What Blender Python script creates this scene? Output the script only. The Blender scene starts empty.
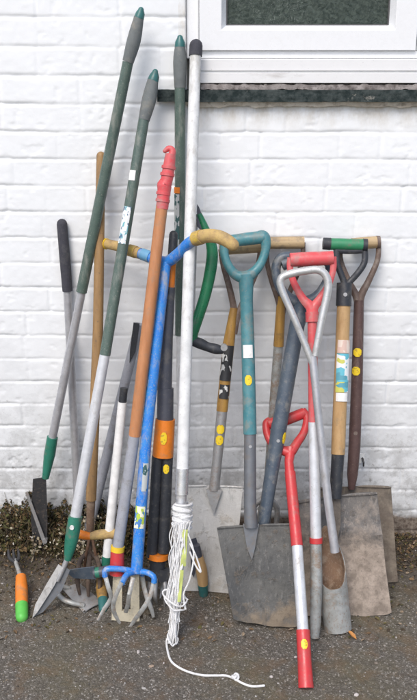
import bpy, bmesh, math, random
import numpy as np
from mathutils import Vector, Matrix

random.seed(7)
rs = np.random.RandomState(11)
scn = bpy.context.scene
COL = scn.collection

# ------------------------------------------------------------------ camera
F = 850.0                       # focal length in photo pixels (417 x 700)
TH = math.radians(19.3)
CAM = Vector((0, -2.43, 1.513))
FWD = Vector((0, math.cos(TH), -math.sin(TH)))
DWN = Vector((0, -math.sin(TH), -math.cos(TH)))
RGT = Vector((1, 0, 0))
cd = bpy.data.cameras.new('camera')
cam = bpy.data.objects.new('camera', cd)
COL.objects.link(cam)
cam.location = CAM
cam.rotation_euler = (math.pi / 2 - TH, 0, 0)
cd.sensor_fit = 'VERTICAL'
cd.sensor_height = 24
cd.lens = F / 700 * 24
cd.clip_start = 0.05
cd.clip_end = 500
scn.camera = cam


def ray(px, py):
    return FWD + RGT * ((px - 208.5) / F) + DWN * ((py - 350) / F)


def W(px, py, y):
    r = ray(px, py)
    return CAM + r * ((y - CAM.y) / r.y)


def G(px, py, z=0.0):
    r = ray(px, py)
    return CAM + r * ((z - CAM.z) / r.z)


def onplane(px, py, P, N):
    r = ray(px, py)
    return CAM + r * ((P - CAM).dot(N) / r.dot(N))


def depth(p):
    return (p - CAM).dot(FWD)


# ------------------------------------------------------------------ materials
def rgba(c):
    return (c[0], c[1], c[2], 1)


class NT:
    def __init__(s, name):
        s.m = bpy.data.materials.new(name)
        s.m.use_nodes = True
        s.t = s.m.node_tree
        s.b = s.t.nodes['Principled BSDF']
        s.tc = s.t.nodes.new('ShaderNodeTexCoord')

    def n(s, kind, **kw):
        nd = s.t.nodes.new(kind)
        for k, v in kw.items():
            setattr(nd, k, v)
        return nd

    def l(s, a, b):
        s.t.links.new(a, b)

    def noise(s, scale, detail=5, rough=.6, stretch=None, src='Object', dist=0.0):
        nz = s.n('ShaderNodeTexNoise')
        nz.inputs['Scale'].default_value = scale
        nz.inputs['Detail'].default_value = detail
        nz.inputs['Roughness'].default_value = rough
        nz.inputs['Distortion'].default_value = dist
        if stretch:
            mp = s.n('ShaderNodeMapping')
            mp.inputs['Scale'].default_value = stretch
            s.l(s.tc.outputs[src], mp.inputs[0])
            s.l(mp.outputs[0], nz.inputs['Vector'])
        else:
            s.l(s.tc.outputs[src], nz.inputs['Vector'])
        return nz.outputs['Fac']

    def rng(s, v, a, b, lo=0.0, hi=1.0):
        r = s.n('ShaderNodeMapRange')
        r.inputs[1].default_value = a
        r.inputs[2].default_value = b
        r.inputs[3].default_value = lo
        r.inputs[4].default_value = hi
        s.l(v, r.inputs[0])
        return r.outputs[0]

    def math(s, op, a, b=None):
        m = s.n('ShaderNodeMath', operation=op)
        for i, v in enumerate((a, b)):
            if v is None:
                continue
            if isinstance(v, (int, float)):
                m.inputs[i].default_value = v
            else:
                s.l(v, m.inputs[i])
        return m.outputs[0]

    def mix(s, fac, a, b):
        m = s.n('ShaderNodeMix', data_type='RGBA')
        if isinstance(fac, (int, float)):
            m.inputs[0].default_value = fac
        else:
            s.l(fac, m.inputs[0])
        for i, v in ((6, a), (7, b)):
            if isinstance(v, (tuple, list)):
                m.inputs[i].default_value = rgba(v)
            else:
                s.l(v, m.inputs[i])
        return m.outputs[2]

    def bump(s, h, strength, dist):
        b = s.n('ShaderNodeBump')
        b.inputs['Strength'].default_value = strength
        b.inputs['Distance'].default_value = dist
        s.l(h, b.inputs['Height'])
        s.l(b.outputs[0], s.b.inputs['Normal'])


def M(name, col, rough=.5, metal=0.0, col2=None, scale=40, lo=.4, hi=.65, stretch=None,
      dirt=None, damt=.45, dscale=22, dstretch=None, bump=.10, bscale=250, bstretch=None, spec=.5):
    t = NT(name)
    base = col
    if col2:
        base = t.mix(t.rng(t.noise(scale, stretch=stretch), lo, hi), col, col2)
    else:
        base = t.mix(t.rng(t.noise(scale, stretch=stretch), .3, .7), tuple(c * .86 for c in col), tuple(min(1, c * 1.1) for c in col))
    rv = t.rng(t.noise(70), .3, .7, max(.05, rough - .12), min(1, rough + .15))
    mt = metal
    if dirt:
        th = .735 - damt * .5
        st = dstretch and tuple(k * dscale for k in dstretch)
        d = t.rng(t.noise(1.0 if st else dscale, 8, .7, stretch=st), th, th + .13)
        # fine specks and scuffs as well
        d2 = t.rng(t.noise(dscale * 7, 6, .7), th + .05, th + .13)
        d = t.math('MAXIMUM', t.math('MULTIPLY', d, .8), t.math('MULTIPLY', d2, .6))
        base = t.mix(d, base, dirt)
        rv = t.math('MAXIMUM', rv, t.math('MULTIPLY', d, .85))
        if metal:
            mt = t.math('MULTIPLY', t.math('SUBTRACT', 1.0, d), metal)
    t.l(base, t.b.inputs['Base Color'])
    t.l(rv, t.b.inputs['Roughness'])
    if isinstance(mt, (int, float)):
        t.b.inputs['Metallic'].default_value = mt
    else:
        t.l(mt, t.b.inputs['Metallic'])
    t.b.inputs['Specular IOR Level'].default_value = spec
    if bump:
        t.bump(t.noise(bscale, 4, stretch=bstretch), bump, .0015)
    return t.m


def island_mat(name, cols, rough=.85):
    t = NT(name)
    g = t.n('ShaderNodeNewGeometry')
    cr = t.n('ShaderNodeValToRGB')
    el = cr.color_ramp.elements
    n = len(cols)
    for i, c in enumerate(cols):
        e = el[i] if i < 2 else el.new(0)
    for i, c in enumerate(cols):
        el[i].position = i / n
        el[i].color = rgba(c)
    cr.color_ramp.interpolation = 'CONSTANT'
    t.l(g.outputs['Random Per Island'], cr.inputs[0])
    nz = t.rng(t.noise(300), .3, .7, .7, 1.15)
    mx = t.n('ShaderNodeMix', data_type='RGBA', blend_type='MULTIPLY')
    mx.inputs[0].default_value = 1
    t.l(cr.outputs[0], mx.inputs[6])
    t.l(nz, mx.inputs[7])
    t.l(mx.outputs[2], t.b.inputs['Base Color'])
    t.b.inputs['Roughness'].default_value = rough
    t.b.inputs['Specular IOR Level'].default_value = .25
    return t.m


EARTH = (.16, .115, .075)
GREYD = (.12, .11, .10)
WOODS = (70, 70, 4)
MT = dict(
    green_tube=M('green_painted_tube', (.085, .125, .105), .36, dirt=(.24, .25, .22), damt=.42, dscale=30, dstretch=(1, 1, .3)),
    grey_grip=M('grey_rubber_grip', (.15, .165, .165), .75, dirt=(.24, .23, .2), damt=.4, bump=.6, bscale=500),
    dark_foam=M('dark_foam_grip', (.05, .05, .062), .85, dirt=(.1, .1, .1), damt=.42, bump=1, bscale=600),
    green_cap=M('green_plastic_cap', (.03, .13, .125), .4, dirt=GREYD, damt=.35),
    ferrule=M('green_ferrule', (.025, .17, .115), .35, dirt=(.15, .14, .11), damt=.4),
    alu=M('dull_aluminium_tube', (.50, .50, .52), .42, .55, dirt=(.25, .24, .22), damt=.38, dscale=26, dstretch=(1, 1, .35)),
    alu_bright=M('bright_steel_tube', (.7, .7, .71), .3, .75, dirt=(.3, .28, .25), damt=.34, dscale=24),
    grey_tube=M('grey_coated_tube', (.30, .31, .345), .5, dirt=(.2, .19, .17), damt=.4, dscale=24),
    alu_worn=M('worn_silver_tube', (.58, .58, .57), .4, .55, dirt=(.27, .27, .26), damt=.44, dscale=20),
    galv=M('galvanised_steel', (.40, .41, .40), .52, .4, col2=(.28, .285, .27), dirt=(.22, .145, .09), damt=.47, dscale=24),
    silver_paint=M('silver_painted_tube', (.60, .61, .63), .36, .25, dirt=(.36, .34, .31), damt=.36, dscale=18, dstretch=(1, 1, .3)),
    off_white=M('off_white_coated_pole', (.70, .705, .695), .36, dirt=(.42, .40, .36), damt=.40, dscale=20, dstretch=(1, 1, .25)),
    white=M('white_enamel_tube', (.80, .80, .79), .35, dirt=(.42, .39, .34), damt=.33, dscale=18, dstretch=(1, 1, .3)),
    wood=M('weathered_ash_wood', (.34, .205, .085), .65, col2=(.24, .14, .06), stretch=WOODS, scale=1.0, lo=.35, hi=.7, dirt=(.13, .10, .07), damt=.40, dscale=14, dstretch=(1, 1, .3), bump=.5, bscale=1.2, bstretch=(180, 180, 8)),
    wood_pale=M('pale_ash_wood', (.50, .325, .155), .55, col2=(.40, .24, .10), stretch=WOODS, scale=1.0, lo=.35, hi=.7, dirt=(.25, .19, .12), damt=.36, dscale=16, bump=.4, bscale=1.2, bstretch=(180, 180, 8)),
    wood_grip=M('worn_wood_grip', (.46, .34, .19), .6, col2=(.34, .23, .12), stretch=(4, 70, 70), scale=1.0, dirt=(.2, .16, .11), damt=.42, bump=.4, bscale=1.2, bstretch=(8, 180, 180)),
    wood_orange=M('varnished_orange_wood', (.50, .22, .095), .5, col2=(.40, .165, .065), stretch=WOODS, scale=1.0, lo=.35, hi=.7, dirt=(.30, .2, .13), damt=.38, dscale=20, bump=.35, bscale=1.2, bstretch=(180, 180, 8)),
    wood_yellow=M('yellow_stained_wood', (.42, .24, .055), .5, col2=(.26, .14, .035), stretch=WOODS, scale=1.0, lo=.35, hi=.7, dirt=(.13, .09, .05), damt=.40, bump=.35, bscale=1.2, bstretch=(180, 180, 8)),
    cream=M('cream_painted_board', (.60, .54, .40), .7, dirt=(.24, .2, .14), damt=.42, dscale=26),
    red=M('red_plastic', (.54, .035, .04), .40, col2=(.46, .05, .05), dirt=(.30, .13, .11), damt=.42, dscale=30),
    red_faded=M('faded_red_plastic', (.62, .075, .085), .45, col2=(.56, .12, .12), dirt=(.4, .22, .2), damt=.42, dscale=26),
    blue=M('bright_blue_enamel', (.022, .19, .62), .33, col2=(.04, .24, .62), dirt=(.36, .36, .36), damt=.46, dscale=34, dstretch=(1, 1, .35)),
    lblue=M('worn_light_blue_plastic', (.13, .33, .52), .5, dirt=(.3, .3, .3), damt=.36),
    bar_yellow=M('dirty_yellow_foam', (.58, .40, .06), .7, col2=(.42, .29, .12), dirt=(.26, .18, .1), damt=.44, bump=.5),
    bar_tan=M('worn_tan_foam', (.50, .35, .13), .75, col2=(.38, .25, .11), dirt=(.24, .17, .1), damt=.44, bump=.6),
    orange=M('orange_plastic', (.72, .2, .018), .4, dirt=(.35, .19, .09), damt=.37),
    yellow=M('yellow_plastic', (.75, .5, .03), .5, dirt=(.4, .3, .1), damt=.3),
    lime=M('lime_green_strip', (.50, .56, .16), .6, dirt=(.4, .42, .3), damt=.4),
    bright_green=M('bright_green_plastic', (.10, .46, .07), .45, dirt=(.16, .22, .1), damt=.33),
    black=M('black_plastic', (.028, .031, .038), .5, dirt=(.10, .095, .085), damt=.42),
    slate=M('slate_coated_tube', (.062, .066, .085), .42, dirt=(.14, .13, .12), damt=.38),
    black_iron=M('black_iron', (.035, .035, .037), .55, .2, dirt=(.13, .10, .08), damt=.42),
    teal=M('teal_plastic_shaft', (.052, .195, .225), .44, col2=(.085, .24, .265), dirt=(.20, .22, .20), damt=.44, dscale=24),
    steelblue=M('blue_grey_plastic_shaft', (.060, .082, .112), .42, col2=(.085, .108, .135), dirt=(.2, .2, .19), damt=.40, dscale=24),
    pewter=M('pewter_coated_socket', (.16, .17, .185), .48, .3, dirt=(.16, .14, .12), damt=.42),
    blade_dark=M('worn_dark_steel_blade', (.135, .14, .14), .55, .25, col2=(.20, .205, .195), scale=14, dirt=(.25, .18, .12), damt=.40, dscale=9, bump=.5, bscale=60),
    blade_rust=M('rusty_steel_blade', (.20, .13, .085), .8, .1, col2=(.13, .085, .06), scale=20, dirt=(.30, .23, .17), damt=.45, bump=.6, bscale=90),
    blade_mud=M('mud_caked_blade', (.40, .315, .25), .9, col2=(.27, .205, .16), scale=9, lo=.42, hi=.62, dirt=(.15, .125, .105), damt=.43, dscale=7, bump=.9, bscale=60),
    blade_mud_dark=M('dry_earth_on_blade', (.30, .245, .19), .9, col2=(.20, .155, .12), scale=10, dirt=(.13, .105, .085), damt=.43, dscale=9, bump=.9, bscale=60),
    stainless=M('dull_stainless_blade', (.56, .55, .53), .42, .35, col2=(.48, .47, .44), scale=10, dirt=(.36, .33, .29), damt=.42, dscale=16, bump=.25),
    steel=M('scuffed_steel', (.36, .36, .36), .45, .5, dirt=(.22, .17, .13), damt=.42, dscale=26),
    rust=M('rusty_iron', (.19, .10, .055), .85, col2=(.11, .065, .045), scale=40, dirt=(.28, .2, .14), damt=.42, bump=.6),
    planter_rust=M('rusty_planter_lining', (.22, .135, .085), .85, col2=(.14, .09, .06), scale=24, dirt=(.34, .26, .19), damt=.47, dscale=30, bump=.6),
    rust_dark=M('dark_rusty_iron', (.085, .058, .042), .9, col2=(.055, .042, .035), scale=40, dirt=(.15, .11, .08), damt=.44, bump=.6),
    brown=M('dark_brown_shaft', (.10, .058, .052), .5, col2=(.075, .042, .038), dirt=(.2, .14, .11), damt=.40, dscale=26, dstretch=(1, 1, .3)),
    brown_strap=M('brown_metal_strap', (.15, .105, .085), .55, .2, dirt=(.24, .2, .17), damt=.42),
    green=M('green_grip', (.03, .22, .10), .45, dirt=(.15, .17, .12), damt=.38),
    saw_green=M('dark_green_enamel', (.014, .15, .065), .32, dirt=(.1, .13, .1), damt=.34),
    rope=M('white_cord', (.78, .78, .775), .9, dirt=(.5, .48, .45), damt=.44, dscale=50, bump=1, bscale=1.0, bstretch=(900, 900, 500)),
    white_label=M('white_paper_label', (.78, .78, .76), .6, dirt=(.45, .43, .4), damt=.36),
    yellow_sticker=M('yellow_sticker', (.78, .57, .02), .5, col2=(.66, .46, .03), scale=120, bump=0),
    leaf=M('orange_brown_leaf', (.45, .2, .05), .7, dirt=(.25, .12, .04), damt=.45),
)


def blade_mat(name, metal, metal2, mud, mud2, mud_from, mud_to, xg=0.0, mt=.25, z_top=.35, scrape=(.30, .30, .29)):
    """spade steel: scratches run down the blade, earth dried on below mud_from..mud_to (metres above the ground)"""
    t = NT(name)
    sx = t.n('ShaderNodeSeparateXYZ')
    t.l(t.tc.outputs['Object'], sx.inputs[0])
    z = sx.outputs[2]
    n1 = t.noise(9, 6, .65)
    n2 = t.noise(30, 7, .7)
    st = t.noise(1.0, 6, .7, stretch=(120, 120, 9))
    fine = t.noise(150, 5, .7)
    c = t.mix(t.rng(n1, .4, .6), metal, metal2)
    c = t.mix(t.math('MULTIPLY', t.rng(st, .54, .64), .55), c, scrape)
    c = t.mix(t.math('MULTIPLY', t.rng(t.noise(1.0, 6, .7, stretch=(60, 60, 14)), .55, .63), .5), c, tuple(k * .5 for k in metal))
    m = t.math('ADD', z, t.math('MULTIPLY', t.math('SUBTRACT', n1, .5), .42))
    m = t.math('ADD', m, t.math('MULTIPLY', t.math('SUBTRACT', n2, .5), .22))
    m = t.math('SUBTRACT', m, t.math('MULTIPLY', sx.outputs[0], xg))
    f = t.rng(m, mud_to, mud_from, 0, 1)
    mc = t.mix(t.rng(n2, .38, .6), mud, mud2)
    mc = t.mix(t.math('MULTIPLY', t.rng(fine, .55, .66), .5), mc, tuple(k * .55 for k in mud2))
    f = t.math('MAXIMUM', f, t.math('MULTIPLY', t.rng(n2, .57, .66), .5))
    c = t.mix(f, c, mc)
    t.l(c, t.b.inputs['Base Color'])
    t.l(t.math('MULTIPLY', t.math('SUBTRACT', 1.0, f), mt), t.b.inputs['Metallic'])
    t.l(t.rng(f, 0, 1, .48, .95), t.b.inputs['Roughness'])
    hgt = t.math('ADD', t.math('MULTIPLY', f, .8), t.math('MULTIPLY', n2, .7))
    hgt = t.math('ADD', hgt, t.math('MULTIPLY', fine, .25))
    t.bump(hgt, .55, .004)
    return t.m


MT['blade_dark'] = blade_mat('worn_dark_steel_blade', (.088, .088, .086), (.135, .132, .122), (.215, .175, .13), (.16, .125, .09), -.03, .05, scrape=(.20, .195, .185), xg=.45)
MT['blade_mud'] = blade_mat('mud_caked_blade', (.16, .148, .137), (.095, .09, .088), (.36, .30, .25), (.20, .165, .135), .15, .27, scrape=(.30, .27, .24))
MT['blade_mud_dark'] = blade_mat('dry_earth_on_blade', (.17, .145, .12), (.115, .098, .082), (.25, .21, .165), (.15, .12, .095), .16, .34, scrape=(.3, .26, .2))
MT['stainless'] = blade_mat('dull_stainless_blade', (.55, .545, .53), (.48, .47, .45), (.40, .36, .31), (.34, .30, .25), -.09, .02, mt=.3, scrape=(.64, .63, .61))


def label_mat(name, base, marks, stretch=(90, 90, 45), cut=.52):
    """printed label: paper with blocks of ink"""
    t = NT(name)
    c = base
    for i, (col, th, sc) in enumerate(marks):
        mp = t.n('ShaderNodeMapping')
        mp.inputs['Scale'].default_value = tuple(k * sc for k in stretch)
        mp.inputs['Location'].default_value = (i * 7.3, i * 3.1, i * 5.7)
        t.l(t.tc.outputs['Object'], mp.inputs[0])
        v = t.n('ShaderNodeTexVoronoi', distance='CHEBYCHEV')
        v.inputs['Scale'].default_value = 1
        t.l(mp.outputs[0], v.inputs['Vector'])
        sp = t.n('ShaderNodeSeparateColor')
        t.l(v.outputs['Color'], sp.inputs[0])
        f = t.math('GREATER_THAN', sp.outputs[0], th)
        c = t.mix(f, c, col)
    t.l(c, t.b.inputs['Base Color'])
    t.b.inputs['Roughness'].default_value = .45
    return t.m


MT['yellow_sticker'] = label_mat('yellow_sticker', (.78, .56, .02), [((.50, .34, .03), .88, 1)], stretch=(260, 260, 260))
MT['lab_teal'] = label_mat('label_white_with_teal_print', (.74, .76, .76), [((.16, .40, .44), .55, 1), ((.10, .17, .25), .8, 1.6), ((.7, .72, .72), .6, 2.2)])
MT['lab_black'] = label_mat('label_black_with_white_print', (.03, .03, .032), [((.6, .6, .58), .72, 1.3)])
MT['lab_bright'] = label_mat('label_with_blue_green_print', (.74, .76, .76), [((.12, .45, .55), .6, .8), ((.55, .55, .12), .72, .9), ((.10, .32, .40), .8, 1.4)], stretch=(30, 30, 60))
MT['lab_pink'] = label_mat('faded_pink_label', (.62, .45, .38), [((.7, .6, .52), .6, 1)])
MT['lab_lime'] = label_mat('lime_label', (.42, .56, .07), [((.08, .22, .5), .62, 1.2), ((.75, .75, .6), .75, 1.4)])
MT['lab_silver'] = label_mat('silver_label_with_print', (.50, .53, .52), [((.05, .12, .12), .6, 1.4)])


# ------------------------------------------------------------------ mesh helpers
def link_obj(name, mesh, parent=None, loc=None):
    o = bpy.data.objects.new(name, mesh)
    COL.objects.link(o)
    if parent:
        o.parent = parent
    if loc is not None:
        o.location = loc
    return o


class MB:
    def __init__(s):
        s.v = []
        s.f = []

    def tube(s, pts, rad, seg=14, caps=True, flat=1.0, up=None, round_end=0):
        pts = [Vector(p) for p in pts]
        n = len(pts)
        if isinstance(rad, (int, float)):
            rad = [rad] * n
        rad = list(rad)
        if round_end:
            # rounded ends: extra rings
            def endcap(p, q, r):
                d = (p - q).normalized()
                return [(p + d * r * k, r * math.sqrt(max(0, 1 - k * k))) for k in (.45, .8, .97)]
            a = endcap(pts[0], pts[1], rad[0])[::-1] if round_end in (1, 3) else []
            b = endcap(pts[-1], pts[-2], rad[-1]) if round_end in (2, 3) else []
            pts = [p for p, _ in a] + pts + [p for p, _ in b]
            rad = [r for _, r in a] + rad + [r for _, r in b]
            n = len(pts)
        tang = []
        for i in range(n):
            a, b = pts[max(0, i - 1)], pts[min(n - 1, i + 1)]
            d = b - a
            tang.append(d.normalized() if d.length > 1e-9 else Vector((0, 0, 1)))
        u = Vector(up) if up is not None else (Vector((0, -1, 0)) if abs(tang[0].y) < .9 else Vector((0, 0, 1)))
        o = len(s.v)
        for i in range(n):
            t = tang[i]
            u = (u - t * u.dot(t)).normalized()
            w = t.cross(u)
            for k in range(seg):
                a = 2 * math.pi * k / seg
                s.v.append(pts[i] + (u * math.cos(a) * flat + w * math.sin(a)) * rad[i])
        for i in range(n - 1):
            for k in range(seg):
                k2 = (k + 1) % seg
                s.f.append((o + i * seg + k, o + i * seg + k2, o + (i + 1) * seg + k2, o + (i + 1) * seg + k))
        if caps:
            s.f.append(tuple(o + k for k in reversed(range(seg))))
            s.f.append(tuple(o + (n - 1) * seg + k for k in range(seg)))

    def sheet(s, grid, th, N=None):
        """grid[v][u] of points -> solid plate of thickness th (normals per vertex)"""
        nv, nu = len(grid), len(grid[0])
        o = len(s.v)
        nor = []
        for j in range(nv):
            for i in range(nu):
                a = grid[j][min(i + 1, nu - 1)] - grid[j][max(i - 1, 0)]
                b = grid[min(j + 1, nv - 1)][i] - grid[max(j - 1, 0)][i]
                nn = a.cross(b)
                nor.append(nn.normalized() if nn.length > 1e-12 else Vector((0, -1, 0)))
        for sg in (.5, -.5):
            for j in range(nv):
                for i in range(nu):
                    s.v.append(grid[j][i] + nor[j * nu + i] * th * sg)
        m = nv * nu
        for j in range(nv - 1):
            for i in range(nu - 1):
                a, b, c, d = j * nu + i, j * nu + i + 1, (j + 1) * nu + i + 1, (j + 1) * nu + i
                s.f.append((o + a, o + b, o + c, o + d))
                s.f.append((o + m + d, o + m + c, o + m + b, o + m + a))
        rim = [(0, i) for i in range(nu)] + [(j, nu - 1) for j in range(1, nv)] + [(nv - 1, i) for i in range(nu - 2, -1, -1)] + [(j, 0) for j in range(nv - 2, 0, -1)]
        for k in range(len(rim)):
            a = rim[k][0] * nu + rim[k][1]
            b = rim[(k + 1) % len(rim)][0] * nu + rim[(k + 1) % len(rim)][1]
            s.f.append((o + b, o + a, o + m + a, o + m + b))

    def plate(s, pts, N, th):
        o = len(s.v)
        n = len(pts)
        for sg in (.5, -.5):
            for p in pts:
                s.v.append(p + N * th * sg)
        s.f.append(tuple(o + i for i in range(n)))
        s.f.append(tuple(o + n + i for i in reversed(range(n))))
        for i in range(n):
            j = (i + 1) % n
            s.f.append((o + i, o + n + i, o + n + j, o + j))

    def box(s, x0, x1, y0, y1, z0, z1):
        o = len(s.v)
        for z in (z0, z1):
            for x, y in ((x0, y0), (x1, y0), (x1, y1), (x0, y1)):
                s.v.append(Vector((x, y, z)))
        for f in ((0, 3, 2, 1), (4, 5, 6, 7), (0, 1, 5, 4), (1, 2, 6, 5), (2, 3, 7, 6), (3, 0, 4, 7)):
            s.f.append(tuple(o + i for i in f))

    def build(s, name, mat, parent=None, base=None, smooth=True, bevel=0, ang=38):
        base = base if base is not None else Vector((0, 0, 0))
        me = bpy.data.meshes.new(name)
        me.from_pydata([tuple(v - base) for v in s.v], [], s.f)
        bm = bmesh.new()
        bm.from_mesh(me)
        bmesh.ops.recalc_face_normals(bm, faces=bm.faces[:])
        bm.to_mesh(me)
        bm.free()
        if smooth:
            me.shade_smooth()
            me.set_sharp_from_angle(angle=math.radians(ang))
        me.materials.append(mat)
        o = link_obj(name, me, parent)
        if bevel:
            b = o.modifiers.new('bevel', 'BEVEL')
            b.width = bevel
            b.segments = 2
            b.limit_method = 'ANGLE'
        return o


def smooth_line(pts, n=6):
    """Catmull-Rom through tuples"""
    out = []
    L = len(pts)
    for i in range(L - 1):
        p0, p1, p2, p3 = pts[max(0, i - 1)], pts[i], pts[i + 1], pts[min(L - 1, i + 2)]
        for k in range(n):
            t = k / n
            out.append(tuple(.5 * ((2 * b) + (-a + c) * t + (2 * a - 5 * b + 4 * c - d) * t * t + (-a + 3 * b - 3 * c + d) * t ** 3)
                             for a, b, c, d in zip(p0, p1, p2, p3)))
    out.append(tuple(pts[-1]))
    return out


class Tool:
    """one thing: an Empty at its foot, parts drawn on the leaning plane through foot and top"""
    def __init__(s, name, label, cat, foot, top, foot_y=None, group=None):
        s.B = G(*foot) if foot_y is None else W(foot[0], foot[1], foot_y)
        s.T = W(*top)
        d = (s.T - s.B).normalized()
        S = (RGT - d * RGT.dot(d)).normalized()
        N = S.cross(d).normalized()
        if N.y > 0:
            N = -N
        s.d, s.S, s.N = d, S, N
        r = bpy.data.objects.new(name, None)
        r.empty_display_size = .05
        COL.objects.link(r)
        s.base = s.B.copy()
        r.location = s.base
        r['label'] = label
        r['category'] = cat
        if group:
            r['group'] = group
        s.r = r

    def p(s, px, py, off=0.0):
        q = onplane(px, py, s.B, s.N)
        return q + s.N * off

    def R(s, w, q):
        return w * .5 * depth(q) / F

    def mk(s, part, mb, mat, parent=None, **kw):
        o = mb.build(part, MT[mat] if isinstance(mat, str) else mat, None, s.base, **kw)
        o.parent = s.r
        if parent:
            o.parent = parent
        return o

    def tube(s, part, pts, w, mat, off=0.0, curve=0, seg=14, parent=None, flat=1.0, ends=0, caps=True):
        """pts: (px,py[,off]); w: width(s) in photo px"""
        ws = [w] * len(pts) if isinstance(w, (int, float)) else list(w)
        q = [(a[0], a[1], (a[2] if len(a) > 2 else 0.0) + off, k) for a, k in zip(pts, ws)]
        if curve:
            q = smooth_line(q, curve)
        P = [s.p(a, b, c) for a, b, c, _ in q]
        Rr = [s.R(k[3], pp) for k, pp in zip(q, P)]
        mb = MB()
        mb.tube(P, Rr, seg, flat=flat, up=s.N, round_end=ends, caps=caps)
        return s.mk(part, mb, mat, parent)

    def multi(s, part, lines, w, mat, off=0.0, curve=4, seg=10, parent=None, flat=1.0, ends=0):
        mb = MB()
        for pts in lines:
            ws = [w] * len(pts) if isinstance(w, (int, float)) else list(w)
            q = [(a[0], a[1], (a[2] if len(a) > 2 else 0.0) + off, k) for a, k in zip(pts, ws)]
            if curve:
                q = smooth_line(q, curve)
            P = [s.p(a, b, c) for a, b, c, _ in q]
            mb.tube(P, [s.R(k[3], pp) for k, pp in zip(q, P)], seg, flat=flat, up=s.N, round_end=ends)
        return s.mk(part, mb, mat, parent)

    def sticker(s, part, a, b, w, tube_w, mat, parent=None, shift=0.0, off=0.0):
        """curved label wrapped on a tube between photo points a and b; w = label width, shift in -1..1 across"""
        P, Q = s.p(*a), s.p(*b)
        r = s.R(tube_w, P)
        ax = (Q - P).normalized()
        side = ax.cross(s.N).normalized()
        if side.x < 0:
            side = -side
        half = min(1.45, math.asin(min(.99, w / tube_w)))
        grid = []
        for j in range(5):
            c = P.lerp(Q, j / 4)
            row = []
            for i in range(9):
                hf = half * (math.sqrt(1 - .8 * (j / 2 - 1) ** 4) if mat == 'yellow_sticker' else 1)
                an = (i / 8 * 2 - 1) * hf + shift
                row.append(c + (s.N * math.cos(an) + side * math.sin(an)) * (r + .0009) + s.N * off)
            grid.append(row)
        mb = MB()
        mb.sheet(grid, .0006)
        return s.mk(part, mb, mat, parent)

    def blade(s, part, tl, tr, br, bl, mat, curve=.012, th=.003, off=0.0, sag=0.0, wave=0.0, round_c=0.0, nu=22, nv=24, dent=.001, tread=0.0, seed=1, parent=None, dip=0.0, ridge=0.0):
        rg = random.Random(seed)
        ph = [rg.uniform(0, 6) for _ in range(6)]
        q = [s.p(*c) for c in (tl, tr, br, bl)]
        grid = []
        for j in range(nv + 1):
            v = j / nv
            row = []
            for i in range(nu + 1):
                u = i / nu
                uu = u * 2 - 1
                vv = v
                vv = v + (wave * math.sin(u * 7 + ph[0]) + wave * .6 * math.sin(u * 17 + ph[1])) * v ** 4
                vv -= round_c * abs(uu) ** 6 * v ** 3
                vv += dip * (1 - uu * uu) * v ** 3
                p = q[0].lerp(q[1], u).lerp(q[3].lerp(q[2], u), vv)
                o = off - curve * (1 - uu * uu) + sag * (v * v)
                o += dent * (math.sin(u * 9 + v * 5 + ph[2]) + math.sin(v * 11 - u * 4 + ph[3])) * .5
                if ridge:
                    o += .006 * math.exp(-((v - ridge + .03 * math.sin(u * 5)) / .03) ** 2) - .006 * math.exp(-((v - .55) / .12) ** 2)
                row.append(p + s.N * o)
            grid.append(row)
        mb = MB()
        mb.sheet(grid, th)
        ob = s.mk(part, mb, mat, parent)
        if tread:
            for half in ((0, .40), (.60, 1)):
                mt = MB()
                row = [grid[0][int(round(nu * (half[0] + (half[1] - half[0]) * k / 6)))] + s.N * .004 for k in range(7)]
                mt.tube(row, [tread * .5] + [tread] * 5 + [tread * .5], 8, up=s.N, flat=.8)
                s.mk('tread', mt, mat, ob)
        return ob

    def plate(s, part, pts, mat, th=.003, off=0.0, parent=None):
        mb = MB()
        mb.plate([s.p(a[0], a[1], (a[2] if len(a) > 2 else 0.0) + off) for a in pts], s.N, th)
        return s.mk(part, mb, mat, parent)


# ------------------------------------------------------------------ noise for height fields
_tab = rs.rand(256, 256)


def vnoise(x, y):
    xi, yi = np.floor(x).astype(int), np.floor(y).astype(int)
    fx, fy = x - xi, y - yi
    fx, fy = fx * fx * (3 - 2 * fx), fy * fy * (3 - 2 * fy)
    g = lambda a, b: _tab[a & 255, b & 255]
    return (g(xi, yi) * (1 - fx) + g(xi + 1, yi) * fx) * (1 - fy) + (g(xi, yi + 1) * (1 - fx) + g(xi + 1, yi + 1) * fx) * fy


def fbm(x, y, o=4):
    r, a, t = 0, .5, 0
    for k in range(o):
        r = r + a * vnoise(x * 2 ** k + 17.3 * k, y * 2 ** k + 9.1 * k)
        t += a
        a *= .5
    return r / t - .5


def axis(parts):
    out = []
    for a, b, st in parts:
        n = max(1, int(round((b - a) / st)))
        out += list(np.linspace(a, b, n, endpoint=False))
    out.append(parts[-1][1])
    return np.array(out)


def grid_mesh(name, X, Y, Z, mat, parent=None):
    nv, nu = X.shape
    me = bpy.data.meshes.new(name)
    co = np.stack([X, Y, Z], -1).reshape(-1, 3).astype(np.float32)
    me.vertices.add(nv * nu)
    me.vertices.foreach_set('co', co.ravel())
    idx = np.arange(nv * nu).reshape(nv, nu)
    q = np.stack([idx[:-1, :-1], idx[:-1, 1:], idx[1:, 1:], idx[1:, :-1]], -1).reshape(-1)
    nf = (nv - 1) * (nu - 1)
    me.loops.add(nf * 4)
    me.loops.foreach_set('vertex_index', q.astype(np.int32))
    me.polygons.add(nf)
    me.polygons.foreach_set('loop_start', (np.arange(nf) * 4).astype(np.int32))
    me.polygons.foreach_set('loop_total', np.full(nf, 4, np.int32))
    me.update(calc_edges=True)
    me.validate()
    me.shade_smooth()
    me.materials.append(mat)
    return link_obj(name, me, parent)


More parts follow.
